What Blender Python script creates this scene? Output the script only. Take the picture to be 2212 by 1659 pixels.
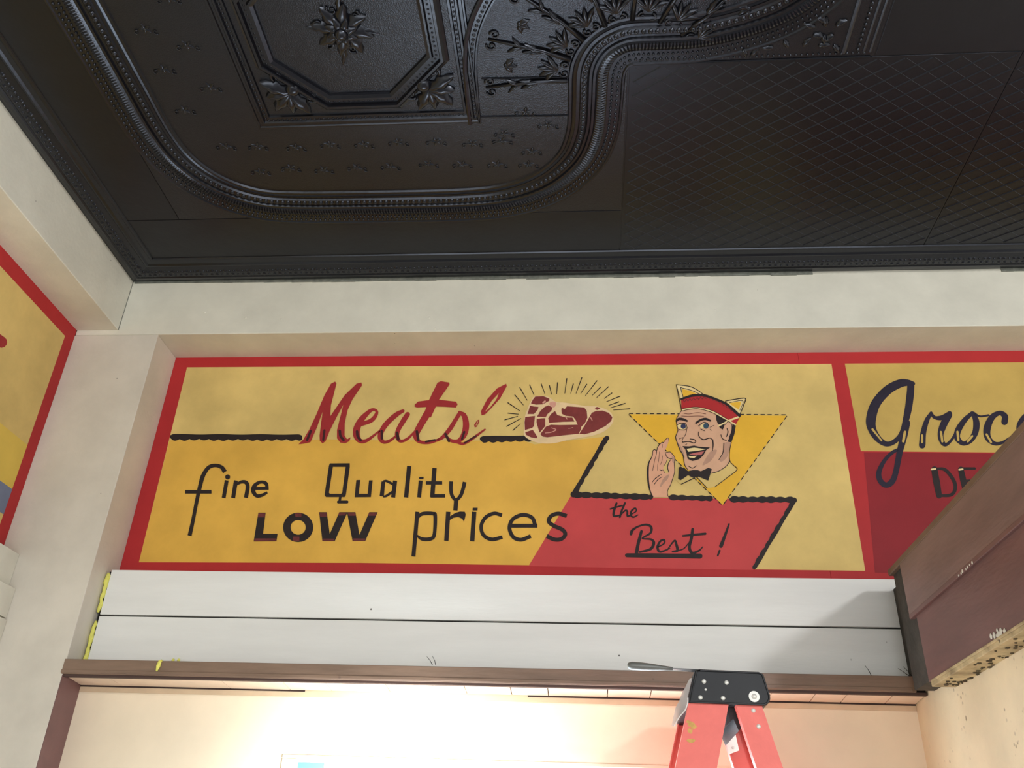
import bpy, bmesh, math, random
from mathutils import Vector, Matrix
from mathutils.geometry import tessellate_polygon
random.seed(7)
for o in list(bpy.data.objects):
    bpy.data.objects.remove(o, do_unlink=True)
scene = bpy.context.scene
COL = scene.collection
H = 3.9                      # ceiling height; measured z values below are relative to the ceiling

# ------------------------------------------------------------------ camera
FPX = 1911.969
RT = Vector((0.9967025, 0.0727305, 0.0359765))
UP = Vector((0.0054681, -0.5025722, 0.8645180))
FW = Vector((-0.0809576, 0.8614705, 0.5013127))
CAM = Vector((1.9681923, -3.0, -2.2771411))
cd = bpy.data.cameras.new('camera')
cd.sensor_fit = 'HORIZONTAL'; cd.sensor_width = 36.0
cd.lens = FPX / 2212 * 36.0
cd.clip_start = 0.05
cam = bpy.data.objects.new('camera', cd)
M = Matrix((RT, UP, -FW)).transposed().to_4x4()
M.translation = CAM + Vector((0, 0, H))
cam.matrix_world = M
COL.objects.link(cam)
scene.camera = cam

# ------------------------------------------------------------------ world, light, exposure
w = bpy.data.worlds.new('room_light'); scene.world = w; w.use_nodes = True
bg = w.node_tree.nodes['Background']
bg.inputs[0].default_value = (1.0, 0.97, 0.92, 1); bg.inputs[1].default_value = 0.98
scene.view_settings.view_transform = 'Standard'
scene.view_settings.look = 'None'
scene.view_settings.gamma = 1.0
scene.view_settings.use_curve_mapping = False
scene.view_settings.exposure = 0.0
PENDANT_POS = (4.44, -5.4, -0.36)      # globe lamp of the main shop, behind the camera
PENDANT_STRENGTH = 370.0
GLOW_POS = Vector((1.38, -0.26, -2.10)) # unseen lamp added below the frame to make the wall glow
GLOW_AIM = Vector((1.38, 0.132, -2.17))
GLOW_POWER = 115.0
wn = bpy.data.lights.new('added_fill_light', 'AREA'); wn.shape = 'RECTANGLE'; wn.size = 6.0; wn.size_y = 1.8
wn.energy = 128.0; wn.color = (0.93, 0.97, 1.0)
wo = bpy.data.objects.new('added_fill_light', wn); COL.objects.link(wo)
wo.location = (1.9, -6.2, -2.45 + H); wo.rotation_euler = (math.radians(90), 0, 0)   # fill light added behind the camera to lift the lower walls

# ------------------------------------------------------------------ measured planes (relative to ceiling)
HB, HBL, DL, WP, DS = 0.2802, 0.2562, 0.1842, 0.18155, 0.18497
ZB1, ZGAP, ZLT, ZLB, DB, XB, DW, ZU = 1.2694, 1.4405, 1.62065, 1.6705, 0.1, 0.2, 0.13206, 1.6808
XR, ZRT, ZRS, ZRB = 2.98334, 1.28717, 1.482, 1.68074

def ray(px, py):
    return FW + RT * ((px - 1106) / FPX) - UP * ((py - 829.5) / FPX)
def at(px, py, ax, v):
    d = ray(px, py); t = (v - CAM[ax]) / d[ax]
    return CAM + d * t

# ------------------------------------------------------------------ helpers
def lin(c):
    c = c / 255.0
    return c / 12.92 if c <= 0.04045 else ((c + 0.055) / 1.055) ** 2.4
def rgb(r, g, b, k=1.0):
    return tuple(min(0.95, lin(v) * k) for v in (r, g, b)) + (1,)

MATS = {}
def mat(name, col, rough=0.6, var=0.0, vscale=6.0, col2=None, bump=0.0, bscale=120.0, spec=0.4, metal=0.0,
        stretch=(1, 1, 1), specks=None, coat=0.0):
    if name in MATS: return MATS[name]
    m = bpy.data.materials.new(name); m.use_nodes = True
    nt = m.node_tree; N = nt.nodes; L = nt.links
    b = N['Principled BSDF']
    b.inputs['Base Color'].default_value = col
    b.inputs['Roughness'].default_value = rough
    b.inputs['Metallic'].default_value = metal
    b.inputs['Specular IOR Level'].default_value = spec
    b.inputs['Coat Weight'].default_value = coat
    tc = N.new('ShaderNodeTexCoord'); mp = N.new('ShaderNodeMapping')
    mp.inputs['Scale'].default_value = stretch
    L.new(tc.outputs['Object'], mp.inputs['Vector'])
    cur = None
    if var > 0 or col2:
        nz = N.new('ShaderNodeTexNoise'); nz.inputs['Scale'].default_value = vscale
        nz.inputs['Detail'].default_value = 6.0; nz.inputs['Roughness'].default_value = 0.6
        L.new(mp.outputs[0], nz.inputs['Vector'])
        rp = N.new('ShaderNodeValToRGB')
        rp.color_ramp.elements[0].position = 0.32; rp.color_ramp.elements[1].position = 0.68
        c2 = col2 or tuple(max(0, c * (1 - var)) for c in col[:3]) + (1,)
        c1 = col if col2 else tuple(min(0.95, c * (1 + var * 0.5)) for c in col[:3]) + (1,)
        rp.color_ramp.elements[0].color = c2; rp.color_ramp.elements[1].color = c1
        L.new(nz.outputs['Fac'], rp.inputs[0]); cur = rp.outputs[0]
    if specks:
        # dark spots: (colour, voronoi scale, radius, noise mask low, high)
        sc, vs, rad, lo, hi = specks
        vo = N.new('ShaderNodeTexVoronoi'); vo.inputs['Scale'].default_value = vs
        L.new(tc.outputs['Object'], vo.inputs['Vector'])
        r1 = N.new('ShaderNodeValToRGB'); r1.color_ramp.elements[0].position = rad * 0.6; r1.color_ramp.elements[1].position = rad
        r1.color_ramp.elements[0].color = (1, 1, 1, 1); r1.color_ramp.elements[1].color = (0, 0, 0, 1)
        L.new(vo.outputs['Distance'], r1.inputs[0])
        n2 = N.new('ShaderNodeTexNoise'); n2.inputs['Scale'].default_value = vs * 0.22; n2.inputs['Detail'].default_value = 3
        L.new(tc.outputs['Object'], n2.inputs['Vector'])
        r2 = N.new('ShaderNodeValToRGB'); r2.color_ramp.elements[0].position = lo; r2.color_ramp.elements[1].position = hi
        L.new(n2.outputs['Fac'], r2.inputs[0])
        mu = N.new('ShaderNodeMath'); mu.operation = 'MULTIPLY'
        L.new(r1.outputs[0], mu.inputs[0]); L.new(r2.outputs[0], mu.inputs[1])
        mx = N.new('ShaderNodeMix'); mx.data_type = 'RGBA'
        L.new(mu.outputs[0], mx.inputs['Factor'])
        if cur: L.new(cur, mx.inputs['A'])
        else: mx.inputs['A'].default_value = col
        mx.inputs['B'].default_value = sc
        cur = mx.outputs['Result']
    if cur: L.new(cur, b.inputs['Base Color'])
    if bump > 0:
        nb = N.new('ShaderNodeTexNoise'); nb.inputs['Scale'].default_value = bscale; nb.inputs['Detail'].default_value = 4
        L.new(mp.outputs[0], nb.inputs['Vector'])
        bn = N.new('ShaderNodeBump'); bn.inputs['Strength'].default_value = bump; bn.inputs['Distance'].default_value = 0.004
        L.new(nb.outputs['Fac'], bn.inputs['Height']); L.new(bn.outputs[0], b.inputs['Normal'])
    MATS[name] = m
    return m

def obj(name, verts, faces, m, parent=None, smooth=False):
    me = bpy.data.meshes.new(name)
    me.from_pydata([(v[0], v[1], v[2] + H) for v in verts], [], faces)
    me.update()
    if smooth:
        for p in me.polygons: p.use_smooth = True
    if m: me.materials.append(m)
    o = bpy.data.objects.new(name, me); COL.objects.link(o)
    if parent is not None: setp(o, parent)
    return o
def setp(o, parent):
    o.parent = parent
    if parent.type == 'EMPTY':
        o.matrix_parent_inverse = Matrix.Translation(-parent.location)
def empty(name, loc):
    e = bpy.data.objects.new(name, None); COL.objects.link(e)
    e.location = (loc[0], loc[1], loc[2] + H); e.empty_display_size = 0.1
    return e
def tag(o, label=None, cat=None, group=None, kind=None):
    if label: o['label'] = label
    if cat: o['category'] = cat
    if group: o['group'] = group
    if kind: o['kind'] = kind
    return o

class MB:
    """collects shapes into one mesh"""
    def __init__(s): s.v = []; s.f = []
    def add(s, vs, fs):
        n = len(s.v); s.v += [tuple(v) for v in vs]; s.f += [tuple(i + n for i in f) for f in fs]; return s
    def box(s, x0, x1, y0, y1, z0, z1, b=0.0):
        if b <= 0:
            vs = [(x, y, z) for x in (x0, x1) for y in (y0, y1) for z in (z0, z1)]
            return s.add(vs, [(0, 1, 3, 2), (4, 6, 7, 5), (0, 4, 5, 1), (2, 3, 7, 6), (0, 2, 6, 4), (1, 5, 7, 3)])
        bm = bmesh.new(); bmesh.ops.create_cube(bm, size=1.0)
        for v in bm.verts:
            v.co = Vector(((x0 + x1) / 2 + v.co.x * (x1 - x0), (y0 + y1) / 2 + v.co.y * (y1 - y0), (z0 + z1) / 2 + v.co.z * (z1 - z0)))
        bmesh.ops.bevel(bm, geom=bm.edges[:], offset=b, segments=2, affect='EDGES', profile=0.5)
        bm.verts.index_update()
        s.add([v.co[:] for v in bm.verts], [[v.index for v in f.verts] for f in bm.faces]); bm.free(); return s
    def tube(s, pts, rad, n=8, cap=True, flat=None):
        """round tube through 3-D points; rad number or list"""
        pts = [Vector(p) for p in pts]
        if not isinstance(rad, (list, tuple)): rad = [rad] * len(pts)
        base = len(s.v); ref = None
        for i, p in enumerate(pts):
            t = (pts[min(i + 1, len(pts) - 1)] - pts[max(i - 1, 0)]).normalized()
            if ref is None:
                ref = Vector((0, 0, 1)) if abs(t.z) < 0.9 else Vector((1, 0, 0))
            a = (ref - t * ref.dot(t)).normalized(); b = t.cross(a); ref = a
            for k in range(n):
                an = 2 * math.pi * k / n
                s.v.append(tuple(p + (a * math.cos(an) + b * math.sin(an)) * rad[i]))
        for i in range(len(pts) - 1):
            for k in range(n):
                a0 = base + i * n + k; a1 = base + i * n + (k + 1) % n
                s.f.append((a0, a1, a1 + n, a0 + n))
        if cap:
            s.f.append(tuple(base + k for k in reversed(range(n))))
            s.f.append(tuple(base + (len(pts) - 1) * n + k for k in range(n)))
        return s
    def dome(s, c, r, hgt, axis=(0, 0, -1), n=8, rings=2):
        c = Vector(c); ax = Vector(axis).normalized()
        ref = Vector((1, 0, 0)) if abs(ax.x) < 0.9 else Vector((0, 1, 0))
        a = (ref - ax * ref.dot(ax)).normalized(); b = ax.cross(a)
        base = len(s.v)
        for j in range(rings):
            th = (math.pi / 2) * j / rings
            for k in range(n):
                an = 2 * math.pi * k / n
                s.v.append(tuple(c + (a * math.cos(an) + b * math.sin(an)) * r * math.cos(th) + ax * hgt * math.sin(th)))
        s.v.append(tuple(c + ax * hgt))
        for j in range(rings - 1):
            for k in range(n):
                a0 = base + j * n + k; a1 = base + j * n + (k + 1) % n
                s.f.append((a0, a1, a1 + n, a0 + n))
        top = len(s.v) - 1; l = base + (rings - 1) * n
        for k in range(n): s.f.append((l + k, l + (k + 1) % n, top))
        return s
    def build(s, name, m, parent=None, smooth=False):
        return obj(name, s.v, s.f, m, parent, smooth)

def catmull(pts, n=8, closed=False):
    P = [Vector(p) for p in pts]
    if len(P) < 3: return P
    out = []; m = len(P)
    rng = range(m) if closed else range(m - 1)
    for i in rng:
        p1 = P[i]; p2 = P[(i + 1) % m]
        p0 = P[(i - 1) % m] if (closed or i > 0) else p1 * 2 - p2
        p3 = P[(i + 2) % m] if (closed or i + 2 < m) else p2 * 2 - p1
        for k in range(n):
            t = k / n
            out.append(0.5 * ((2 * p1) + (p2 - p0) * t + (2 * p0 - 5 * p1 + 4 * p2 - p3) * t * t + (3 * p1 - p0 - 3 * p2 + p3) * t ** 3))
    if not closed: out.append(P[-1])
    return out

# ------------------------------------------------------------------ materials
KW = 1.28
white = mat('white_paint', rgb(203, 200, 186, KW * 0.97), 0.55, 0.10, 5.0, bump=0.25, bscale=60, specks=(rgb(120, 115, 105), 18, 0.06, 0.55, 0.6))
white2 = mat('white_board_paint', rgb(210, 210, 206, KW), 0.5, 0.06, 4.0, bump=0.15, bscale=50, stretch=(0.4, 1, 3), specks=(rgb(90, 85, 80), 11, 0.045, 0.5, 0.55))
postm = mat('post_paint', rgb(200, 193, 180, KW * 0.92), 0.6, 0.12, 3.5, bump=0.25, bscale=70, specks=(rgb(100, 92, 84), 14, 0.04, 0.5, 0.56))
caulk = mat('grey_caulk', rgb(124, 127, 118, 1.0), 0.8, 0.3, 40, bump=0.6, bscale=90)
dark = mat('dark_gap', rgb(30, 26, 24), 0.9)
brownledge = mat('brown_ledge_paint', rgb(138, 113, 95, 0.95), 0.42, 0.28, 9.0, bump=0.2, bscale=40, stretch=(0.35, 1, 2), specks=(rgb(70, 55, 48), 20, 0.12, 0.5, 0.6))
cream = mat('cream_wall_paint', rgb(230, 214, 188, 1.08), 0.5, 0.08, 3.0, bump=0.12, bscale=30, specks=(rgb(150, 125, 100), 7, 0.04, 0.45, 0.5))
creamstain = mat('stained_cream_paint', rgb(234, 216, 180, 1.0), 0.55, 0.12, 4.0, bump=0.2, bscale=40, specks=(rgb(140, 120, 90), 46, 0.27, 0.52, 0.70))
slatm = mat('cream_slat_paint', rgb(232, 208, 184, 1.1), 0.5, 0.08, 14.0, bump=0.2, bscale=40)
bandm = mat('tan_band_paint', rgb(206, 182, 152, 1.05), 0.6, 0.1, 10.0)
trimcream = mat('dirty_cream_trim', rgb(205, 185, 140, 1.1), 0.6, 0.35, 14.0, col2=rgb(140, 122, 88), bump=0.5, bscale=60, specks=(rgb(96, 84, 62), 46, 0.24, 0.54, 0.66))
brown = mat('brown_board_paint', rgb(122, 96, 88, 1.1), 0.5, 0.22, 7.0, bump=0.2, bscale=50, stretch=(1, 0.4, 2))
brown2 = mat('red_brown_board_paint', rgb(116, 82, 76, 1.0), 0.48, 0.18, 7.0, bump=0.2, bscale=50, stretch=(1, 0.4, 2))
capbrown = mat('olive_brown_cap', rgb(112, 88, 70, 1.1), 0.55, 0.2, 12)
coredark = mat('weathered_dark_wood', rgb(72, 66, 58, 0.85), 0.75, 0.35, 20, bump=0.5, bscale=70)
purple = mat('purple_brown_paint', rgb(112, 82, 80, 1.1), 0.45, 0.12, 10)
foam = mat('yellow_foam', rgb(226, 222, 110, 1.1), 0.7, 0.12, 60, bump=0.7, bscale=120)
floorm = mat('grey_concrete_floor', rgb(150, 148, 146), 0.6, 0.15, 3, bump=0.1)
KS = 1.2
def paint(name, r, g, b, var=0.10, vs=7.0, k=KS, rough=0.55): return mat(name, rgb(r, g, b, k), rough, var, vs, bump=0.06, bscale=90, spec=0.25)
p_red = paint('sign_border_red', 166, 42, 44, 0.08)
p_red2 = paint('sign_field_red', 184, 66, 66, 0.08)
p_redg_shaded = paint('sign_grocery_red_shaded', 132, 32, 38, 0.1)  # shade over the Grocery sign is mixed into this red
p_pale = paint('sign_pale_yellow', 205, 178, 110, 0.16, 4.5)
p_gold = paint('sign_golden_yellow', 212, 166, 72, 0.14, 4.5)
p_gold2 = paint('triangle_golden_yellow', 216, 168, 52, 0.08, 9)
p_groc_shaded = paint('grocery_yellow_shaded', 186, 156, 84, 0.14, 5)  # darkened yellow: the shade on the Grocery sign is in the colour
p_ink = paint('sign_black_ink', 44, 36, 36, 0.2, 20, 1.0)
p_navy = paint('sign_navy_ink', 42, 36, 52, 0.2, 20, 1.0)
p_script = paint('sign_script_red', 150, 44, 46, 0.12, 12)
p_shadow = paint('sign_script_dark', 66, 34, 36, 0.2, 20, 1.0)
p_rust = paint('sign_rust', 104, 50, 50, 0.3, 30, 1.1)
p_fat = paint('steak_fat', 216, 188, 146, 0.1, 20)
p_meat = paint('steak_meat', 120, 52, 50, 0.18, 25)
p_pink = paint('steak_pink', 200, 146, 128, 0.1, 20)
p_skin = paint('face_skin', 200, 157, 127, 0.07, 20)
p_skin2 = paint('hand_skin', 206, 154, 124, 0.08, 20)
p_skins = paint('skin_tone_dark', 172, 134, 112, 0.1, 20)
p_cream = paint('cream_detail', 218, 196, 142, 0.06, 15)
p_blue = paint('eye_blue', 54, 60, 92, 0.2, 60, 0.9)
p_blue2 = paint('eye_steel_blue', 62, 86, 104, 0.2, 60, 0.9)
p_tongue = paint('mouth_pink', 176, 98, 94, 0.1, 30)
p_slate = paint('slate_blue_band', 108, 116, 138, 0.12, 12)

# black pressed tin: glossy paint, fine hammered stipple on the flat sheets
def tin(name, stipple, rough=0.30, spec=0.45):
    m = mat(name, (0.0055, 0.0055, 0.0075, 1), rough, 0.15, 8.0, spec=spec)
    m.node_tree.nodes['Principled BSDF'].inputs['Specular Tint'].default_value = (0.80, 0.86, 1.0, 1)
    nt = m.node_tree; N = nt.nodes; L = nt.links
    tc = N.new('ShaderNodeTexCoord')
    vo = N.new('ShaderNodeTexVoronoi'); vo.inputs['Scale'].default_value = 300.0 if stipple else 60.0
    L.new(tc.outputs['Object'], vo.inputs['Vector'])
    nz = N.new('ShaderNodeTexNoise'); nz.inputs['Scale'].default_value = 14.0; nz.inputs['Detail'].default_value = 3
    L.new(tc.outputs['Object'], nz.inputs['Vector'])
    b1 = N.new('ShaderNodeBump'); b1.inputs['Strength'].default_value = 0.35; b1.inputs['Distance'].default_value = 0.003
    L.new(nz.outputs['Fac'], b1.inputs['Height'])
    b2 = N.new('ShaderNodeBump'); b2.inputs['Strength'].default_value = 0.8 if stipple else 0.12
    b2.inputs['Distance'].default_value = 0.0006 if stipple else 0.0015
    L.new(vo.outputs['Distance'], b2.inputs['Height']); L.new(b1.outputs[0], b2.inputs['Normal'])
    L.new(b2.outputs[0], N['Principled BSDF'].inputs['Normal'])
    return m
tin_plain = tin('black_tin_paint', False, 0.34, 0.42)
tin_stip = tin('black_stippled_tin', True, 0.32, 0.5)
tin_orn = tin('black_tin_ornament', False, 0.27, 0.55)

# ================================================================== SETTING
XE = 4.9; YE = -7.0
fl = MB().box(-0.5, 6.0, YE, 0.4, -H - 0.1, -H).build('floor', floorm); tag(fl, kind='structure')
# ---- back wall: cream lower wall, backing behind the sign
wb = MB().box(-0.2, XE, DW, 0.45, -H, -ZU + 0.06).box(-0.2, XE, DS + 0.02, 0.45, -ZU + 0.06, 0.0).build('wall_back', cream)
tag(wb, kind='structure')
for z0, z1 in ((-ZGAP + 0.003, -ZB1), (-ZLT - 0.004, -ZGAP - 0.003)):
    tag(MB().box(XB, XE - 0.02, DB, DS + 0.02, z0, z1, 0.002).build('board', white2, wb))
MB().box(XB - 0.012, XE - 0.02, DB + 0.012, DS + 0.02, -ZLT, -ZB1 - 0.004).build('board_gap', dark, wb)
band = MB().box(WP + 0.002, XR + 0.065, DW - 0.003, DW + 0.01, -1.704, -ZU + 0.004, 0.001).build('tan_band', bandm, wb)
# ---- left wall
wl = MB().box(-0.5, -DL - 0.015, YE, 0.45, -H, 0.0).build('wall_left', white); tag(wl, kind='structure')
for x1, z0, z1 in ((-0.112, -1.373, -1.248), (-0.083, -1.484, -1.377), (-0.078, -1.72, -1.490), (-0.084, -1.96, -1.724)):
    MB().box(-DL - 0.02, x1, -4.5, -0.001, z0, z1, 0.002).build('board', white, wl)
# ---- back beam, left beam, corner post
t1 = MB().box(-DL, XE, 0.0, DS + 0.03, -HB, 0.0, 0.003).build('trim_1', white); tag(t1, kind='structure')
t2 = MB().box(-DL - 0.03, 0.0, -4.5, -0.0005, -HBL, 0.0, 0.003).build('trim_2', white); tag(t2, kind='structure')
t3 = MB().box(-DL - 0.02, WP, 0.0, 0.3, -H, -HB - 0.0005, 0.0025).build('trim_3', postm); tag(t3, kind='structure')
MB().box(WP - 0.01, WP + 0.0018, 0.001, DW, -H, -ZLB - 0.004).build('jamb_face', purple, t3)
MB().box(-0.003, 0.0012, -0.003, 0.001, -HBL, -0.004).build('corner_joint', caulk, t2)
# ragged caulk line between beam and ceiling moulding
c = MB(); x = 0.01
while x < XE - 0.1:
    l = random.uniform(0.03, 0.12)
    if not (2.88 < x < 3.6):
        h = 0.006 + 0.009 * min(1, max(0, (x - 0.2) / 0.6)) * random.uniform(0.5, 1.0)
        c.box(x, x + l + 0.004, -0.0035 - random.uniform(0, .002), 0.002, -h - 0.007, -0.0005)
    x += l
c.build('caulk_line', caulk, t1)
for dx, dz in ((0.36, -.17), (0.545, -.2), (0.70, -.21), (1.33, -.21), (1.36, -.265), (2.5, -.19)):
    MB().dome((dx, 0.0005, dz), 0.006, 0.0025, (0, -1, 0), 7).build('paint_blister', white, t1, True)
# ---- brown ledge over the lower wall with cream slats on its underside
t4 = MB().box(WP - 0.004, XR + 0.03, -0.004, 0.02, -ZLB, -ZLT, 0.002).box(WP - 0.002, XR + 0.05, 0.02, DB + .03, -ZLT - 0.02, -ZLT - 0.002).build('trim_4', brownledge)
tag(t4, kind='structure')
MB().box(WP - 0.005, 3.0, -0.0065, -0.003, -ZLB + 0.003, -ZLB + 0.014, 0.0015).build('ledge_bead', brownledge, t4)
MB().box(WP, XR + 0.064, 0.004, 0.022, -ZLB - 0.0075, -ZLB + 0.001).build('ledge_shade_strip', mat('dark_brown_shade', rgb(74, 54, 48), 0.6), t4)  # dark strip painted in for the shaded gap under the ledge face
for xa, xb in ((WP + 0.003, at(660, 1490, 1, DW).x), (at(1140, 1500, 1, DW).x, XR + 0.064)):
    MB().box(xa, xb, DW - 0.0045, DW, -ZU - 0.006, -ZU + 0.001).build('wall_shade_line', mat('dark_shade_line', rgb(58, 42, 36), 0.8), t4)  # shadow line between slats and wall, put in as a dark strip
MB().box(WP, XR + 0.065, 0.018, DW + 0.005, -ZLB - 0.001, -ZLB + 0.016).build('ledge_backing', dark, t4)
jx = [at(a, 1475, 1, 0.07).x for a in (246, 486, 618, 710, 838, 1006, 1104, 1184, 1312, 1405, 1530, 1660, 1753, 1820, 1916)]
edges = [WP + 0.003] + jx + [XR + 0.065]
for a, b in zip(edges[:-1], edges[1:]):
    y0, y1, g = 0.030, DW - 0.006, 0.0016
    za, zb_ = -ZLB - 0.004, -ZU - 0.001
    vs = [(a + g, y0, za), (b - g, y0, za), (b - g, y1, zb_), (a + g, y1, zb_)]
    vs += [(v[0], v[1], v[2] + 0.008) for v in vs]
    obj('slat', vs, [(0, 3, 2, 1), (4, 5, 6, 7), (0, 1, 5, 4), (1, 2, 6, 5), (2, 3, 7, 6), (3, 0, 4, 7)], slatm, t4)
for (x0, y0, x1, y1) in ((922, 1418, 934, 1436), (934, 1417, 941, 1436), (1868, 1437, 1882, 1459), (1940, 1444, 1966, 1462), (1951, 1440, 1970, 1461)):
    a = at(x1, y1, 1, 0.03); b = at(x0, y0, 1, 0.06)
    MB().tube([a, (a + b) / 2 + Vector((0.002, 0, 0)), b], [0.0012, 0.001, 0.0006], 5).build('wire_stub', dark, t4)
# yellow foam sealant at the left end of the boards
def foambead(z0, z1, n, r):
    pts = []; rr = []
    for i in range(n):
        t = i / (n - 1)
        pts.append((WP + 0.011 + random.uniform(-.002, .002), DB - 0.001 + random.uniform(-.002, .002), z0 + (z1 - z0) * t))
        rr.append(r * random.uniform(0.65, 1.15) * (0.55 if i in (0, n - 1) else 1))
    o = MB().tube(pts, rr, 8).build('foam_bead', foam, wb, True); o['label'] = 'yellow foam sealant bead'
foambead(-1.282, -1.430, 13, 0.0085); foambead(-1.462, -1.617, 14, 0.0085)
a = at(346, 1428, 1, -0.008); b = at(338, 1450, 1, -0.008)
o = MB().tube([a + Vector((.004, .004, .003)), a, (a + b) / 2, b], [0.004, 0.006, 0.0075, 0.003], 8).build('foam_drip', foam, t4, True)
o['label'] = 'yellow foam drip on the ledge'
for px in (374, 386):
    p = at(px, 1426, 1, DB - .004); MB().dome(p, 0.006, 0.006, (0, -1, 0), 7).build('foam_drip', foam, wb, True)
# ---- right stub wall with brown boards on top
YS = -1.17
wr = MB().box(XR + 0.066, XR + 0.21, YS, DW, -H, -1.625).build('wall_right', creamstain); tag(wr, kind='structure')
MB().box(XR + 0.006, XR + 0.065, YS + 0.002, -0.058, -1.676, -ZRT - 0.02).build('timber_core', coredark, wr)
MB().box(XR + 0.05, XR + 0.065, -0.058, DB - 0.002, -1.615, -ZRT - 0.02).build('timber_core', coredark, wr)
MB().box(XR - 0.008, XR + 0.03, YS, -0.168, -ZRS + 0.001, -ZRT - 0.020, 0.003).build('board', brown, wr)
MB().box(XR + 0.000, XR + 0.03, YS, -0.203, -ZRB, -ZRS - 0.001, 0.003).build('board', brown2, wr)
MB().box(XR - 0.008, XR + 0.13, YS, -0.048, -ZRT - 0.021, -ZRT, 0.003).build('board_cap', capbrown, wr)
MB().box(XR - 0.010, XR + 0.02, YS, -0.172, -ZRS - 0.004, -ZRS + 0.010, 0.002).build('lap_edge', brown2, wr)
tr = MB().box(XR - 0.002, XR + 0.067, YS, -0.225, -1.699, -ZRB - 0.0005, 0.002).build('trim_5', trimcream); tag(tr, kind='structure')
MB().box(XR - 0.006, XR + 0.02, YS, -0.235, -1.6885, -ZRB - 0.0005, 0.002).build('trim_bead', trimcream, tr)
chip = MB()
for i in range(11):
    p = at(2152 + random.uniform(-14, 22), 1372 + random.uniform(-12, 10), 0, XR - 0.001)
    p.z = max(p.z, -ZRB + 0.004); chip.dome(p, random.uniform(.004, .009), 0.0015, (-1, 0, 0), 6)
for i in range(7):
    p = at(2068 + i * 5.5 + random.uniform(-3, 3), 1243 - i * 4.6, 0, XR - 0.0105); chip.dome(p, random.uniform(.003, .006), 0.0012, (-1, 0, 0), 5)
chip.build('paint_chips', white, wr)['kind'] = 'stuff'
# dark mould clumps where trim meets wall
cl = MB()
for i in range(55):
    t = random.random(); y = -0.26 - 0.55 * t ** 1.3
    cl.dome((XR + 0.062 - random.random() ** 2 * 0.055, y, -1.6985), random.uniform(.003, .009), .004, (0, 0, -1), 5)
cl.build('mould_clumps', mat('mould', rgb(80, 70, 52), 0.9), tr)['kind'] = 'stuff'

# ================================================================== CEILING of pressed tin
ce = MB().box(-0.5, XE + 1.1, YE, 0.45, 0.0, 0.12).build('ceiling', tin_plain); tag(ce, kind='structure')
def sheet(name, x0, x1, y0, y1, t, m):
    return MB().box(x0, x1, y0, y1, -t, 0.001, min(t * 0.45, .002)).build(name, m, ce)
sheet('tin_panel', 0.12, 0.372, -4.4, -0.405, 0.0018, tin_plain)       # left filler
sheet('tin_panel', 0.12, 2.112, -0.398, -0.16, 0.0018, tin_plain)      # filler along the wall
sheet('tin_panel', 0.376, 2.112, -2.45, -0.402, 0.0026, tin_stip)      # ornament sheet
sheet('tin_panel', 2.118, 2.86, -2.45, -1.086, 0.0026, tin_stip)
sheet('tin_panel', 2.118, 3.30, -1.080, -0.16, 0.0022, tin_plain)      # quilted sheets
sheet('tin_panel', 3.304, XE, -1.080, -0.16, 0.0022, tin_plain)
sheet('tin_panel', 2.866, XE, -2.45, -1.086, 0.0018, tin_plain)

def path2(pts, n=8, closed=False, smooth=True):
    P = [Vector((p[0], p[1], 0)) for p in pts]
    return catmull(P, n, closed) if smooth else P
def norms(P, closed):
    out = []
    m = len(P)
    for i in range(m):
        a = P[(i - 1) % m] if (closed or i > 0) else P[i]; b = P[(i + 1) % m] if (closed or i < m - 1) else P[i]
        d1 = (P[i] - a); d2 = (b - P[i])
        if d1.length < 1e-9: d1 = d2
        if d2.length < 1e-9: d2 = d1
        n1 = Vector((d1.y, -d1.x, 0)).normalized(); n2 = Vector((d2.y, -d2.x, 0)).normalized()
        nn = (n1 + n2); nn = nn / max(nn.length_squared / 2, 0.4)
        out.append(nn)
    return out
def sweep(name, P, prof, closed=False, m=None, parent=None, z0=-0.002):
    ns = norms(P, closed); mb = MB(); k = len(prof)
    for p, nn in zip(P, ns):
        for o_, h_ in prof: mb.v.append((p.x + nn.x * o_, p.y + nn.y * o_, z0 - h_))
    cnt = len(P)
    for i in range(cnt if closed else cnt - 1):
        j = (i + 1) % cnt
        for q in range(k - 1): mb.f.append((i * k + q, i * k + q + 1, j * k + q + 1, j * k + q))
    return mb.build(name, m or tin_orn, parent or ce)
def along(P, step, closed=False, off=0.0):
    """points and tangents at even spacing"""
    ns = norms(P, closed); Q = [p + n_ * off for p, n_ in zip(P, ns)]
    if closed: Q = Q + [Q[0]]
    out = []; d = 0.0; nxt = step / 2
    for a, b in zip(Q[:-1], Q[1:]):
        l = (b - a).length
        if l < 1e-9: continue
        while nxt <= d + l:
            out.append((a + (b - a) * ((nxt - d) / l), (b - a) / l)); nxt += step
        d += l
    return out
def beads(name, P, step, r, h, closed=False, off=0.0, parent=None, n=6):
    mb = MB()
    for p, t in along(P, step, closed, off): mb.dome((p.x, p.y, -0.003), r, h, (0, 0, -1), n, 2)
    o = mb.build(name, tin_orn, parent or ce, True); o['kind'] = 'stuff'; return o
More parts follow.
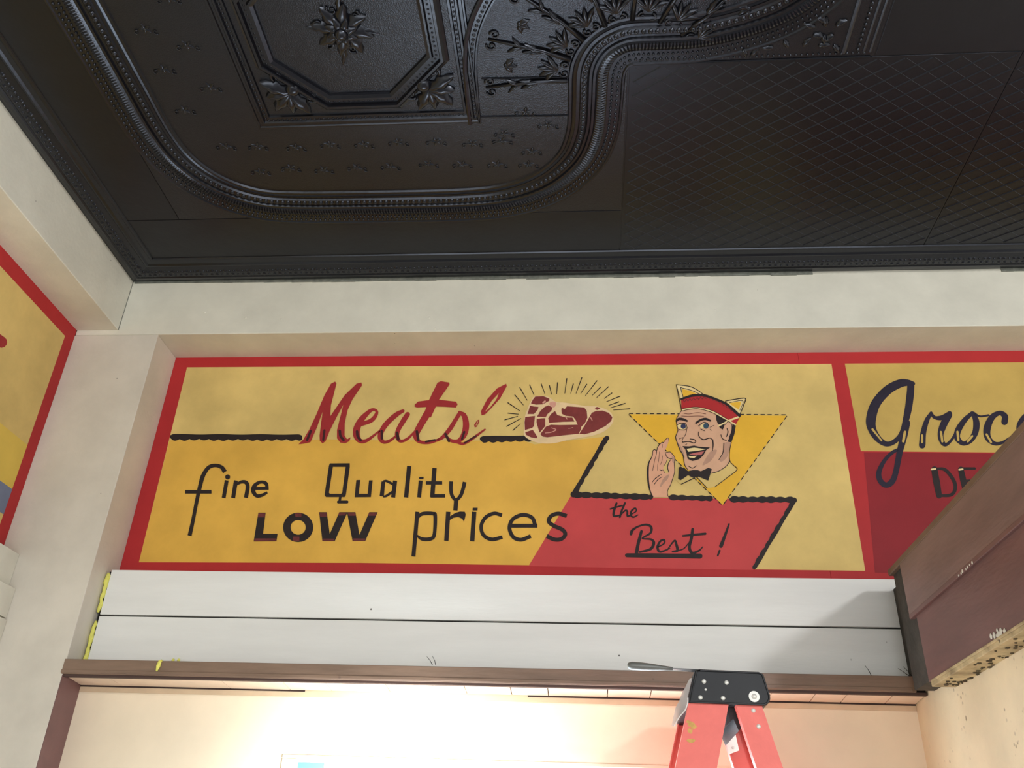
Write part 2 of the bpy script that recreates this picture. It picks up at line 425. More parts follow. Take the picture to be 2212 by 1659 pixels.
def ribs(name, P, step, o0, o1, h, parent=None, closed=False):
    mb = MB()
    for p, t in along(P, step, closed, (o0 + o1) / 2):
        n_ = Vector((t.y, -t.x, 0)); wd = step * 0.28; hf = (o1 - o0) / 2
        vs = []
        for s_, zz in ((-1, 0.4), (0, 1.0), (1, 0.4)):
            for u in (-1, 1): vs.append((p.x + n_.x * hf * s_ + t.x * wd * u, p.y + n_.y * hf * s_ + t.y * wd * u, -0.004 - h * zz))
        for s_ in (-1, 0, 1): pass
        mid = [(p.x + n_.x * hf * s_, p.y + n_.y * hf * s_, -0.005 - h * (zz + 0.35)) for s_, zz in ((-1, 0.3), (0, 1.0), (1, 0.3))]
        b_ = len(mb.v); mb.v += vs + mid
        for q in (0, 1):
            mb.f.append((b_ + q * 2, b_ + q * 2 + 2, b_ + 6 + q + 1, b_ + 6 + q))
            mb.f.append((b_ + 6 + q, b_ + 6 + q + 1, b_ + q * 2 + 3, b_ + q * 2 + 1))
    o = mb.build(name, tin_orn, parent or ce); o['kind'] = 'stuff'; return o
# cornice along back wall and left beam
cor = [(0.16, 0), (0.157, 0.005), (0.148, 0.006), (0.143, 0.002), (0.125, 0.003), (0.118, 0.009), (0.112, 0.009), (0.106, 0.005), (0.09, 0.008),
       (0.07, 0.012), (0.05, 0.012), (0.042, 0.008), (0.036, 0.011), (0.02, 0.008), (0.006, 0.003), (0.0005, 0.0015), (0.0005, 0)]
CP = path2([(XE, 0), (0.0, 0), (0.0, -4.4)], smooth=False)
cob = sweep('cornice', CP, [(-a, b) for a, b in cor], False)
def cbeads(P, off, step, r, h, z):
    mb = MB(); i = 0
    for p, t in along(P, step, False, -off):
        rr = r * (1.0 + 0.35 * math.sin(i * 2.1)); i += 1
        mb.dome((p.x, p.y, -z), rr, h, (0, 0, -1), 6, 2)
    o = mb.build('cornice_leaf_row', tin_orn, cob, True); o['kind'] = 'stuff'
cbeads(CP, 0.078, 0.019, 0.0085, 0.008, 0.010); cbeads(CP, 0.058, 0.023, 0.0075, 0.007, 0.012)
# main border of the coffer
BP = path2([(0.492, -4.3), (0.492, -2.4), (0.492, -1.6), (0.492, -1.1), (0.494, -0.86), (0.523, -0.715), (0.60, -0.60), (0.725, -0.52), (0.88, -0.495), (1.2, -0.488), (1.5, -0.488),
            (1.68, -0.508), (1.82, -0.572), (1.92, -0.68), (1.962, -0.80), (1.972, -0.93), (1.976, -1.05), (1.99, -1.11), (2.02, -1.16), (2.063, -1.193),
            (2.115, -1.21), (2.21, -1.211), (2.318, -1.214), (2.44, -1.242), (2.553, -1.294), (2.63, -1.38), (2.67, -1.52), (2.68, -1.8), (2.68, -2.4), (2.68, -4.3)], 7)
# "outside" of the coffer lies on the right of the walking direction
prof = [(-.052, 0), (-.048, .007), (-.040, .007), (-.036, .003), (-.030, .006), (-.024, .003), (-.014, .003), (-.010, .010), (.008, .010), (.016, .002), (.024, .002),
        (.028, .009), (.036, .009), (.040, .004), (.048, .009), (.058, .011), (.068, .007), (.076, .002), (.104, .002), (.118, .002), (.122, .006), (.127, .006), (.131, 0)]
side = -1   # outward offset sign for this winding
bo = sweep('coffer_border', BP, [(side * a, b) for a, b in prof])
mb = MB()
for i, (p, t) in enumerate(along(BP, 0.021, False, 0.0)):
    mb.dome((p.x, p.y, -0.009), 0.0098, 0.012, (0, 0, -1), 6, 2)
mb.build('egg_row', tin_orn, bo, True)['kind'] = 'stuff'
ribs('rib_row', BP, 0.0105, side * 0.044, side * 0.072, 0.010, bo)
beads('bead_row', BP, 0.015, 0.0052, 0.008, False, side * 0.090, bo)
beads('bead_row', BP, 0.019, 0.0058, 0.008, False, side * 0.108, bo)
beads('bead_row', BP, 0.012, 0.0032, 0.007, False, side * 0.032, bo)
# square frame and octagon coffer
CX, CYc = 1.238, -1.252
def rect(h): return [Vector((CX - h, CYc - h, 0)), Vector((CX + h, CYc - h, 0)), Vector((CX + h, CYc + h, 0)), Vector((CX - h, CYc + h, 0))]
SQ = rect(0.36)
sqf = sweep('square_frame', SQ, [(-.028, 0), (-.025, .007), (-.018, .007), (-.015, .003), (-.006, .003), (-.002, .010), (.004, .010), (.008, .004), (.016, .004), (.019, .008), (.024, .008), (.027, 0)], True)
beads('bead_row', SQ, 0.016, 0.0046, 0.006, True, -0.0105, sqf)
def octo(h, c): return [Vector((CX + x, CYc + y, 0)) for x, y in ((-h, -h + c), (-h + c, -h), (h - c, -h), (h, -h + c), (h, h - c), (h - c, h), (-h + c, h), (-h, h - c))]
OC = octo(0.278, 0.165)
ocf = sweep('octagon_frame', OC, [(-.034, 0), (-.032, .010), (-.022, .016), (-.016, .016), (-.012, .006), (.006, .006), (.010, .018), (.018, .018), (.026, .009), (.034, .005), (.036, 0)], True)
beads('bead_row', OC, 0.0165, 0.006, 0.007, True, 0.0 - 0.003, ocf)
MB().add([v + Vector((0, 0, -0.0032)) for v in octo(0.246, 0.146)], [tuple(range(7, -1, -1))]).build('octagon_panel', tin_stip, ocf)

def leaf(mb, c, ang, L_, W_, hgt, curl=0.0, n=6):
    """curved raised leaf: c = root (x,y)"""
    base = len(mb.v)
    for i in range(n + 1):
        t = i / n; a = ang + curl * t
        x = c[0] + math.cos(ang + curl * t * 0.5) * L_ * t; y = c[1] + math.sin(ang + curl * t * 0.5) * L_ * t
        wv = W_ * (math.sin(math.pi * min(1, t * 0.9 + 0.1)) ** 0.8) * (1 - 0.25 * math.cos(t * 18)) * 0.5
        hz = hgt * (0.45 + 0.55 * math.sin(math.pi * (0.15 + 0.8 * t)))
        nx, ny = -math.sin(a), math.cos(a)
        for s_, k_ in ((-1, 0.0), (-0.45, 0.8), (0, 1.0 if i % 2 else 0.8), (0.45, 0.8), (1, 0.0)):
            mb.v.append((x + nx * wv * s_, y + ny * wv * s_, -0.003 - hz * k_))
    for i in range(n):
        for q in range(4):
            a0 = base + i * 5 + q
            mb.f.append((a0, a0 + 1, a0 + 6, a0 + 5))
def scroll(mb, c, r, a0, turns, rad, sgn=1, n=18):
    pts = []
    for i in range(n + 1):
        t = i / n; a = a0 + sgn * turns * 2 * math.pi * t; rr = r * (1 - 0.82 * t)
        pts.append((c[0] + math.cos(a) * rr, c[1] + math.sin(a) * rr, -0.004 - rad * 0.5))
    mb.tube(pts, [rad * (1 - 0.4 * i / n) for i in range(n + 1)], 5)
# rosette
mb = MB()
for k in range(8): leaf(mb, (CX + .012 * math.cos(k * .785), CYc + .012 * math.sin(k * .785)), k * .785 + .2, 0.085, 0.046, 0.020, 0.25)
for k in range(8): leaf(mb, (CX, CYc), k * .785 + .6, 0.055, 0.038, 0.030, -0.2)
for k in range(6): scroll(mb, (CX + .072 * math.cos(k * 1.047 + .3), CYc + .072 * math.sin(k * 1.047 + .3)), 0.016, k, 1.2, 0.0045, 1 if k % 2 else -1)
for k, l in ((0.1, .115), (1.7, .135), (3.2, .11), (4.8, .13)): leaf(mb, (CX + .05 * math.cos(k), CYc + .05 * math.sin(k)), k, l - .05, 0.020, 0.008, 0.3)
mb.dome((CX, CYc, -0.02), 0.022, 0.026, (0, 0, -1), 10, 3)
for k in range(10): mb.dome((CX + .024 * math.cos(k * .628), CYc + .024 * math.sin(k * .628), -0.022), 0.007, 0.010, (0, 0, -1), 6, 2)
mb.build('rosette', tin_orn, ocf, True)
# acanthus corners between octagon and square
for sx in (-1, 1):
    for sy in (-1, 1):
        mb = MB(); cx = CX + sx * 0.262; cy = CYc + sy * 0.262
        a = math.atan2(sy, sx)
        for d, l, wd in ((-1.15, .10, .05), (-.6, .085, .045), (0, .10, .055), (.6, .085, .045), (1.15, .10, .05)):
            leaf(mb, (cx - sx * .03, cy - sy * .03), a + d, l, wd, 0.026, d * 0.25)
        mb.dome((cx - sx * 0.045, cy - sy * 0.045, -0.006), 0.026, 0.024, (0, 0, -1), 10, 3)
        for d in (-1, 1): scroll(mb, (cx - sx * .05 + math.cos(a + d * 1.57) * .062, cy - sy * .05 + math.sin(a + d * 1.57) * .062), 0.022, a, 1.3, 0.006, d)
        mb.build('acanthus_corner', tin_orn, sqf, True)
# curved beaded arch right of the square, fan of stems and palmettes
AP = path2([(1.606, -0.86), (1.608, -0.94), (1.612, -1.01), (1.618, -1.108), (1.640, -1.222), (1.690, -1.330), (1.76, -1.42), (1.86, -1.50), (2.0, -1.56), (2.2, -1.59), (2.42, -1.59), (2.60, -1.56)], 7)
arf = sweep('arch_band', AP, [(-.020, 0), (-.018, .008), (-.013, .008), (-.010, .003), (.010, .003), (.013, .010), (.020, .012), (.025, .010), (.027, 0)])
beads('bead_row', AP, 0.0175, 0.0065, 0.007, False, -0.001, arf, 8)
AF = (2.125, -1.045)
def pol(r, a): return (AF[0] + math.cos(a) * r, AF[1] + math.sin(a) * r)
fan = MB()
for k in range(7):
    a = math.radians(176 + k * 23)
    p0, p1, p2 = pol(0.205, a), pol(0.30, a + .03), pol(0.47 if k < 5 else 0.40, a)
    fan.tube([(p0[0], p0[1], -.006), (p1[0], p1[1], -.010), (p2[0], p2[1], -.005)], [.009, .006, .004], 6)
    leaf(fan, pol(0.36, a), a + 0.35, .05, .014, .012, .5); leaf(fan, pol(0.36, a), a - 0.35, .05, .014, .012, -.5)
    leaf(fan, pol(0.30, a), a + 0.12, .06, .018, .014, .3); leaf(fan, pol(0.30, a), a - 0.12, .06, .018, .014, -.3)
    scroll(fan, pol(0.455, a + .045), .016, a, 1.2, .004, 1); scroll(fan, pol(0.455, a - .045), .016, a, 1.2, .004, -1)
    a2 = a + math.radians(11.5)
    for d in (-.7, -.35, 0, .35, .7): leaf(fan, pol(0.235, a2), a2 + d, .065, .020, .013, d * .7, 5)
    scroll(fan, pol(0.215, a2 + .07), .014, a2, 1.2, .004, 1); scroll(fan, pol(0.215, a2 - .07), .014, a2, 1.2, .004, -1)
    for d in (-.9, 0, .9): leaf(fan, pol(0.40, a2), a2 + math.pi + d, .035, .020, .010, 0, 4)
    fan.dome(pol(0.40, a2) + (-.004,), .008, .009, (0, 0, -1), 6)
fan.build('fan_ornament', tin_orn, ce, True)
for ys_, xa_, xb_ in ((-1.048, 1.645, 1.925), (-0.888, 1.60, 1.925)):
    MB().tube([(xa_, ys_, -.0028), (xb_, ys_ + .006, -.0028)], .0035, 6).build('sheet_seam', tin_orn, ce)
# small flower sprigs filling the field between border and square
fs = MB()
spr = [(0.62 + 0.0 * i, -1.62 + i * 0.165) for i in range(5)] + [(0.74, -1.54 + i * 0.165) for i in range(4)]
spr += [(0.70 + i * 0.125, -0.775) for i in range(9)] + [(0.78 + i * 0.125, -0.665) for i in range(9)] + [(1.70, -0.80), (1.80, -0.72), (1.78, -0.90), (1.86, -0.84)]
for (x, y) in spr:
    x += random.uniform(-.01, .01); y += random.uniform(-.01, .01)
    for k in range(5): leaf(fs, (x, y), k * 1.257 + x * 9, .022, .010, .004, .3, 4)
    fs.dome((x, y, -.003), .005, .004, (0, 0, -1), 6)
    for d in (-1, 1): scroll(fs, (x + d * .03, y + .01), .010, d, 1.0, .0018, d, 8)
fs.build('flower_sprigs', tin_orn, ce, True)['kind'] = 'stuff'
# frame lines at the right end of the ornament sheet
for xx in (2.766, 2.826, 2.845):
    MB().tube([(xx, -4.2, -.003), (xx, -1.10, -.003)], .007 if xx < 2.8 else .004, 6).build('frame_ridge', tin_orn, ce)
beads('bead_row', path2([(2.806, -4.0), (2.806, -1.11)], smooth=False), 0.018, 0.006, 0.008)
MB().tube([(2.13, -1.083, -.003), (2.85, -1.083, -.003)], .004, 6).build('frame_ridge', tin_orn, ce)
beads('bead_row', path2([(2.14, -1.098), (2.84, -1.098)], smooth=False), 0.017, 0.0045, 0.006)
orn = MB()
for i in range(7):
    x = 2.46 + i * .045
    leaf(orn, (x, -1.13), 1.0 + i, .035, .018, .010, .4); leaf(orn, (2.66 + .03 * (i % 3), -1.17 - .03 * (i // 3)), i * 1.1, .035, .02, .012, .4)
orn.build('leaf_cluster', tin_orn, ce, True)
# quilted diagonal ridges of the plain sheets
for (x0, x1) in ((2.13, 3.295), (3.31, XE - .01)):
    mb = MB(); y0, y1 = -1.070, -0.17
    sl = -0.70; sp = 0.058
    cmin = y0 - sl * x0 - 2; k = 0
    cc = y0 + 0.70 * x0
    while cc < y1 + 0.70 * x1:
        pts = []
        for x in (x0, x1):
            y = cc + sl * x
            pts.append((x, y))
        (xa, ya), (xb, yb) = pts
        if ya > y1: xa = (y1 - cc) / sl; ya = y1
        if yb < y0: xb = (y0 - cc) / sl; yb = y0
        if xb > xa + .01:
            mb.tube([(xa, ya, -.0015), (xb, yb, -.0015)], .0035, 4)
        cc += sp
    cc = y0 - 0.70 * x1
    while cc < y1 - 0.70 * x0:
        xa = max(x0, (y0 - cc) / 0.70); xb = min(x1, (y1 - cc) / 0.70)
        if xb > xa + .01: mb.tube([(xa, cc + .70 * xa, -.001), (xb, cc + .70 * xb, -.001)], .0022, 4)
        cc += sp
    mb.build('quilt_ridges', tin_orn, ce)['kind'] = 'stuff'

# ================================================================== SIGNS
def P_back(px, py, depth): return at(px, py, 1, DS - depth)
def P_left(px, py, depth): return at(px, py, 0, -DL + depth)
class Paint:
    """flat brush-painted shapes lying on a sign board; coordinates of photo crops (origin, scale)"""
    def __init__(s, crop=(0, 0, 1.0), layer=1, plane=P_back):
        s.c = crop; s.l = layer * 0.0003; s.mb = MB(); s.pl = plane; s.k = 0; s.marks = []
    def X(s, p):
        ox, oy, f = s.c
        q = s.pl(ox + p[0] / f, oy + p[1] / f, s.l + s.k * 0.00001)
        return q
    def fill(s, pts, smooth=False, holes=(), n=6):
        s.k += 1; s.marks.append((len(s.mb.v), len(s.mb.f)))
        def prep(pp):
            pp = [Vector((p[0], p[1], 0)) for p in pp]
            return catmull(pp, n, True) if smooth else pp
        loops = [prep(pts)] + [prep(h) for h in holes]
        tri = tessellate_polygon(loops)
        flat = [v for lp in loops for v in lp]
        s.mb.add([s.X(v) for v in flat], [tuple(t) for t in tri])
        return s
    def stroke(s, pts, wd, smooth=True, cap=True, n=8):
        s.k += 1; s.marks.append((len(s.mb.v), len(s.mb.f)))
        if not isinstance(wd, (list, tuple)): wd = [wd] * len(pts)
        P3 = [Vector((p[0], p[1], w_)) for p, w_ in zip(pts, wd)]
        P = catmull(P3, n) if (smooth and len(P3) > 2) else P3
        L_, R_ = [], []
        m = len(P)
        for i, p in enumerate(P):
            a = P[max(i - 1, 0)]; b = P[min(i + 1, m - 1)]
            d1 = Vector((p.x - a.x, p.y - a.y)); d2 = Vector((b.x - p.x, b.y - p.y))
            if d1.length < 1e-6: d1 = d2
            if d2.length < 1e-6: d2 = d1
            n1 = Vector((-d1.y, d1.x)).normalized(); n2 = Vector((-d2.y, d2.x)).normalized()
            nn = n1 + n2; nn = nn / max(nn.length_squared / 2, 0.35)
            h = max(p.z, 0.5) / 2
            L_.append((p.x + nn.x * h, p.y + nn.y * h)); R_.append((p.x - nn.x * h, p.y - nn.y * h))
        vs = []; fs = []
        for a, b in zip(L_, R_): vs += [s.X(a), s.X(b)]
        for i in range(m - 1): fs.append((2 * i, 2 * i + 1, 2 * i + 3, 2 * i + 2))
        s.mb.add(vs, fs)
        if cap:
            for e in (0, m - 1):
                s.k += 1
                p = P[e]; r = max(p.z, 0.5) / 2
                ring = [(p.x + math.cos(t * math.pi / 6) * r, p.y + math.sin(t * math.pi / 6) * r) for t in range(12)]
                s.mb.add([s.X(v) for v in ring], [tuple(range(12))])
        return s
    def disc(s, c, rx, ry=None, n=20, hole=None):
        ry = ry or rx
        ring = lambda a, b: [(c[0] + math.cos(t * 2 * math.pi / n) * a, c[1] + math.sin(t * 2 * math.pi / n) * b) for t in range(n)]
        return s.fill(ring(rx, ry), holes=[ring(*hole)] if hole else ())
    def scallop(s, a, b, wd, per, amp0, amp1):
        """bar from a to b with scalloped edges (amp0 on one side, amp1 on the other)"""
        s.k += 1
        a = Vector(a); b = Vector(b); d = (b - a); L_ = d.length; t = d / L_; nn = Vector((-t.y, t.x))
        N_ = max(8, int(L_ / per * 8)); vs = []; fs = []
        for i in range(N_ + 1):
            u = L_ * i / N_; ph = abs(math.sin(math.pi * u / per)); jit = 0.92 + 0.08 * math.sin(u * 0.013)
            e = min(1.0, 0.55 + min(u, L_ - u) / (wd * 0.5) * 0.45)
            c0 = a + t * u
            vs += [s.X(c0 + nn * (wd / 2 * jit * e + amp0 * (ph - .5))), s.X(c0 - nn * (wd / 2 * jit * e + amp1 * (ph - .5)))]
        for i in range(N_): fs.append((2 * i, 2 * i + 1, 2 * i + 3, 2 * i + 2))
        s.mb.add(vs, fs); return s
    def each(s, name, m, parent):
        mk = s.marks + [(len(s.mb.v), len(s.mb.f))]
        for (v0, f0), (v1, f1) in zip(mk[:-1], mk[1:]):
            obj(name, s.mb.v[v0:v1], [tuple(i - v0 for i in f) for f in s.mb.f[f0:f1]], m, parent)
    def done(s, name, m, parent, label=None):
        o = s.mb.build(name, m, parent)
        if label: o['label'] = label
        return o
PX = (0, 0, 1.0)
# ---- MEATS sign board
XD = at(1812, 1000, 1, DS).x       # board joint hidden in the red divider
def board_obj(name, x0, x1, m):
    return MB().box(x0, x1, DS, DS + 0.019, -1.30, -HB + 0.004, 0.0005).build(name, m)
meats = board_obj('painted_sign', WP + 0.0005, 2.8525, p_red)
tag(meats, 'yellow and red painted Meats sign with steak and smiling grocer', 'sign')
groc = board_obj('painted_sign', 2.853, XE - 0.02, p_red)
tag(groc, 'painted Grocery sign half hidden behind the brown boards', 'sign')
Paint(PX, 1).fill([(404, 793.5), (1796, 786), (1869, 1233), (1625, 1230), (1143, 1221), (780, 1216), (300, 1214.5)]).done('pale_field', p_pale, meats)
Paint(PX, 2).fill([(366, 951), (650, 952), (700, 949), (800, 951), (1130, 952), (1155, 960), (1300, 944), (1306, 943), (1234, 1072), (1143, 1221), (780, 1216), (300, 1214.5)]).done('golden_field', p_gold, meats)
Paint(PX, 3).fill([(1232, 1073), (1718, 1079), (1626, 1231.5), (1141.5, 1223)]).done('red_field', p_red2, meats)
def bar(*a):
    return Paint(a[0], 6)
A_ = (340, 780, 5.53); B_ = (640, 780, 4.608); C_ = (1060, 790, 7.373); D_ = (1380, 800, 5.529); E_ = (1440, 820, 11.06)
F_ = (1380, 930, 10.055); G_ = (1800, 780, 5.369); H_ = (1120, 1040, 3.456); I_ = (380, 980, 5.53); J_ = (680, 980, 5.821); K_ = (880, 1060, 5.821)
M_ = (1160, 930, 7.9); N_ = (1440, 1040, 7.373); O_ = (0, 650, 3.016)
Paint(A_, 6).scallop((150, 906), (1728, 910), 72, 116, 20, 0).done('scalloped_bar', p_ink, meats)
Paint(B_, 6).scallop((1828, 776), (2395, 765), 62, 88, 16, 0).done('scalloped_bar', p_ink, meats)
Paint(M_, 6).scallop((1195, 105), (618, 1100), 84, 160, 0, 16).disc((1195, 128), 40).disc((622, 1090), 52).done('scalloped_bar', p_ink, meats)
Paint(M_, 7).scallop((600, 1092), (1968, 1135), 98, 165, 18, 18).disc((1940, 1134), 42).done('scalloped_bar', p_ink, meats)
Paint(N_, 6).scallop((30, 252), (735, 272), 80, 150, 16, 16).done('scalloped_bar', p_ink, meats)
Paint(N_, 6).scallop((1000, 284), (2050, 292), 92, 148, 18, 18).disc((2030, 300), 46).done('scalloped_bar', p_ink, meats)
Paint(N_, 7).scallop((2040, 290), (1385, 1395), 74, 150, 14, 0).done('scalloped_bar', p_ink, meats)
# -- lettering: each letter a painted piece
def letter(crop, m, strokes=(), fills=(), discs=(), layer=8, parent=None, name='letter', butt=False):
    p = Paint(crop, layer)
    for s_ in strokes: p.stroke(s_[0], s_[1], smooth=(len(s_) < 3 or s_[2]), cap=not butt)
    for f_ in fills: p.fill(f_[0], smooth=(len(f_) > 1 and f_[1]), holes=f_[2] if len(f_) > 2 else ())
    for d_ in discs: p.disc(*d_)
    return p.done(name, m, parent or meats)
R_ = p_script
letter(B_, R_, fills=[([(22, 828), (75, 822), (140, 808), (205, 660), (262, 505), (232, 740), (234, 792), (262, 820), (292, 795), (330, 700), (400, 560), (468, 435), (405, 690), (405, 768), (440, 812), (490, 817), (528, 796), (541, 758),
        (505, 778), (480, 740), (482, 620), (510, 490), (560, 380), (655, 240), (648, 213), (600, 225), (480, 340), (338, 550), (345, 440), (400, 222), (386, 204), (345, 225), (280, 340), (200, 530), (130, 680), (70, 780)],)])
letter(B_, R_, strokes=[([(650, 628), (750, 588), (800, 520), (785, 486), (735, 495), (650, 580), (603, 670), (602, 745), (640, 795), (710, 785), (835, 690)], [38, 42, 32, 26, 36, 58, 68, 66, 44, 32, 16])])
letter(B_, R_, strokes=[([(1062, 496), (1000, 530), (905, 615), (848, 700), (838, 765), (872, 806), (935, 790), (1005, 735)], [32, 46, 52, 50, 52, 34, 28, 18]),
                        ([(1108, 530), (1062, 600), (1012, 690), (1005, 755), (1040, 797), (1110, 770), (1195, 685)], [48, 50, 44, 42, 30, 26, 18])])
letter(B_, R_, strokes=[([(1300, 530), (1208, 690), (1192, 755), (1232, 803), (1330, 810), (1440, 772)], [70, 62, 54, 34, 28, 24])],
       fills=[([(1405, 215), (1440, 200), (1522, 213), (1526, 232), (1420, 385), (1340, 560), (1262, 545), (1320, 390)],),
              ([(1178, 432), (1215, 402), (1320, 388), (1420, 384), (1590, 404), (1606, 430), (1590, 462), (1480, 455), (1380, 452), (1200, 462), (1178, 452)],)])
letter(B_, R_, strokes=[([(1400, 790), (1460, 755), (1530, 675), (1595, 570), (1630, 515)], [22, 36, 44, 40, 38]),
                        ([(1625, 512), (1672, 545), (1690, 640), (1668, 735), (1612, 795), (1535, 788), (1480, 735)], [34, 50, 62, 58, 40, 32, 26]),
                        ([(1600, 805), (1660, 822), (1740, 780), (1878, 680)], [30, 26, 28, 16])])
letter(B_, R_, fills=[([(1845, 540), (1838, 500), (1900, 380), (2000, 270), (2090, 225), (2095, 250), (2030, 370), (1940, 470), (1880, 530)], False, [[(1878, 505), (1945, 395), (2020, 315), (1990, 385), (1930, 460)]]),
                      ([(1777, 660), (1770, 635), (1800, 590), (1820, 583), (1821, 608), (1795, 655)], False, [[(1786, 640), (1802, 603), (1811, 598), (1808, 612), (1792, 642)]])])
acc = Paint(B_, 9)
for s_, w_ in (([(145, 695), (108, 785)], 24), ([(280, 690), (268, 785)], 22), ([(433, 695), (440, 745), (470, 785)], 26), ([(604, 700), (612, 750), (640, 788)], 26), ([(850, 695), (852, 770)], 24),
               ([(1003, 715), (1015, 778)], 28), ([(1200, 700), (1215, 785)], 26), ([(1290, 802), (1380, 785)], 20), ([(1484, 725), (1520, 795)], 26), ([(1672, 705), (1650, 775)], 22), ([(1675, 815), (1790, 745)], 16)):
    acc.stroke(s_, w_)
acc.each('letter_shading', p_shadow, meats)
K = p_ink
letter(I_, K, strokes=[([(585, 218), (545, 162), (470, 140), (390, 165), (325, 260), (292, 370), (250, 560), (203, 800), (163, 980)], [54, 46, 42, 46, 50, 48, 44, 44, 48]), ([(110, 455), (424, 455)], 44)], butt=True)
letter(I_, K, strokes=[([(607, 318), (570, 528)], 46)], discs=[((618, 278), 30)], butt=True)
letter(I_, K, strokes=[([(717, 320), (683, 528)], 48), ([(715, 372), (780, 338), (838, 345), (857, 400), (836, 526)], [26, 38, 46, 48, 48])], butt=True)
letter(I_, K, strokes=[([(1108, 413), (930, 415)], 34), ([(1092, 425), (1075, 355), (1005, 340), (938, 385), (925, 450), (965, 503), (1030, 495), (1092, 462)], [36, 42, 36, 48, 50, 42, 38, 26])], butt=True)
letter(J_, K, fills=[([(178, 150), (190, 122), (440, 120), (440, 170), (390, 520), (375, 545), (140, 545), (122, 520)], False, [[(228, 165), (388, 165), (345, 490), (330, 506), (190, 505), (178, 490)]])],
       strokes=[([(322, 535), (310, 608)], 32, False), ([(296, 607), (405, 607)], 36)])
letter(J_, K, fills=[([(522, 332), (572, 330), (553, 505), (665, 505), (682, 335), (728, 335), (705, 545), (500, 548)],)])
letter(J_, K, strokes=[([(862, 350), (842, 535)], [44, 54]), ([(1010, 340), (985, 550)], 52), ([(860, 345), (905, 345), (985, 385)], [20, 30, 30]), ([(855, 540), (900, 530), (975, 480)], [20, 30, 30])], butt=True)
letter(J_, K, strokes=[([(1187, 155), (1148, 550)], 54)], butt=True)
letter(J_, K, strokes=[([(1332, 338), (1312, 550)], 50)], fills=[([(1314, 292), (1370, 292), (1366, 320), (1310, 320)],)], butt=True)
letter(J_, K, strokes=[([(1506, 180), (1476, 545)], 54), ([(1455, 530), (1640, 530)], 42), ([(1397, 367), (1602, 367)], 42)], butt=True)
letter(J_, K, strokes=[([(1715, 348), (1712, 450), (1728, 530), (1775, 580), (1832, 530), (1862, 450), (1885, 356)], [48, 46, 44, 40, 44, 46, 48]), ([(1780, 560), (1768, 713)], 54)], butt=True)
letter(I_, K, fills=[([(985, 705), (1072, 705), (1040, 958), (1215, 958), (1200, 1045), (928, 1048)],)])
letter(I_, K, discs=[((1460, 880), 180, 176, 28, (90, 88))])
letter(J_, K, fills=[([(55, 735), (150, 735), (188, 1010), (308, 735), (412, 735), (250, 1100), (95, 1098)],), ([(405, 735), (510, 735), (562, 1020), (685, 735), (790, 735), (635, 1096), (475, 1098)],)])
rst = Paint(I_, 9)
for q in ([(985, 712), (1068, 712), (1062, 760), (978, 760)], [(940, 1012), (1204, 1012), (1196, 1040), (934, 1042)], [(1420, 712), (1500, 712), (1500, 755), (1430, 755)], [(1400, 990), (1475, 990), (1475, 1045), (1395, 1045)]): rst.fill(q)
rst.c = J_
for q in ([(60, 740), (148, 740), (152, 792), (66, 792)], [(306, 740), (400, 740), (380, 775), (292, 778)], [(415, 740), (508, 740), (516, 780), (425, 780)], [(684, 740), (782, 740), (765, 780), (668, 780)],
          [(98, 1068), (250, 1070), (240, 1096), (98, 1096)], [(480, 1065), (640, 1068), (628, 1094), (480, 1096)]): rst.fill(q)
rst.each('rust_patch', p_rust, meats)
letter(K_, K, strokes=[([(126, 265), (76, 828)], 50), ([(135, 335), (190, 290), (320, 288), (350, 320), (340, 540), (300, 602), (190, 608), (115, 560)], [30, 46, 46, 46, 44, 46, 44, 22])], butt=True)
letter(K_, K, strokes=[([(514, 265), (490, 630)], 54)], fills=[([(536, 322), (600, 280), (660, 262), (722, 264), (734, 300), (712, 392), (690, 352), (640, 330), (580, 340), (532, 370)],)], butt=True)
letter(K_, K, strokes=[([(840, 265), (815, 636)], 56)], fills=[([(822, 214), (884, 214), (882, 248), (820, 248)],)], butt=True)
letter(K_, K, strokes=[([(1190, 308), (1090, 286), (985, 335), (929, 440), (955, 555), (1060, 612), (1195, 583)], 46)], butt=True)
letter(K_, K, strokes=[([(1290, 440), (1636, 440)], 48), ([(1610, 450), (1570, 342), (1450, 303), (1325, 360), (1284, 470), (1330, 580), (1430, 616), (1552, 570)], 48)], butt=True)
letter(K_, K, strokes=[([(2005, 318), (1900, 288), (1808, 318), (1778, 385), (1840, 440), (1950, 490), (1985, 550), (1935, 607), (1845, 612), (1752, 568)], 50)], butt=True)
# the Best!
letter(H_, K, strokes=[([(732, 163), (712, 225), (715, 258), (762, 252)], [16, 18, 16, 9]), ([(686, 205), (772, 180)], 12)])
letter(H_, K, strokes=[([(795, 162), (772, 215), (757, 266)], 15), ([(768, 245), (795, 218), (812, 222), (815, 258), (845, 248)], [9, 13, 14, 14, 8])])
letter(H_, K, strokes=[([(842, 246), (878, 222), (872, 200), (845, 218), (838, 250), (858, 266), (892, 250)], [8, 10, 12, 14, 14, 12, 8])])
letter(H_, K, strokes=[([(918, 372), (895, 460), (882, 530)], [20, 24, 26]), ([(840, 392), (850, 365), (890, 338), (950, 322), (990, 340), (985, 385), (925, 424), (990, 432), (1010, 460), (985, 505), (905, 527)], [22, 20, 14, 15, 19, 16, 11, 15, 22, 20, 14])])
letter(H_, K, strokes=[([(1035, 492), (1085, 465), (1088, 437), (1060, 445), (1038, 490), (1058, 525), (1130, 500)], [9, 12, 14, 15, 18, 16, 8])])
letter(H_, K, strokes=[([(1110, 512), (1164, 442), (1180, 475), (1186, 515), (1150, 524)], [9, 13, 19, 20, 12])])
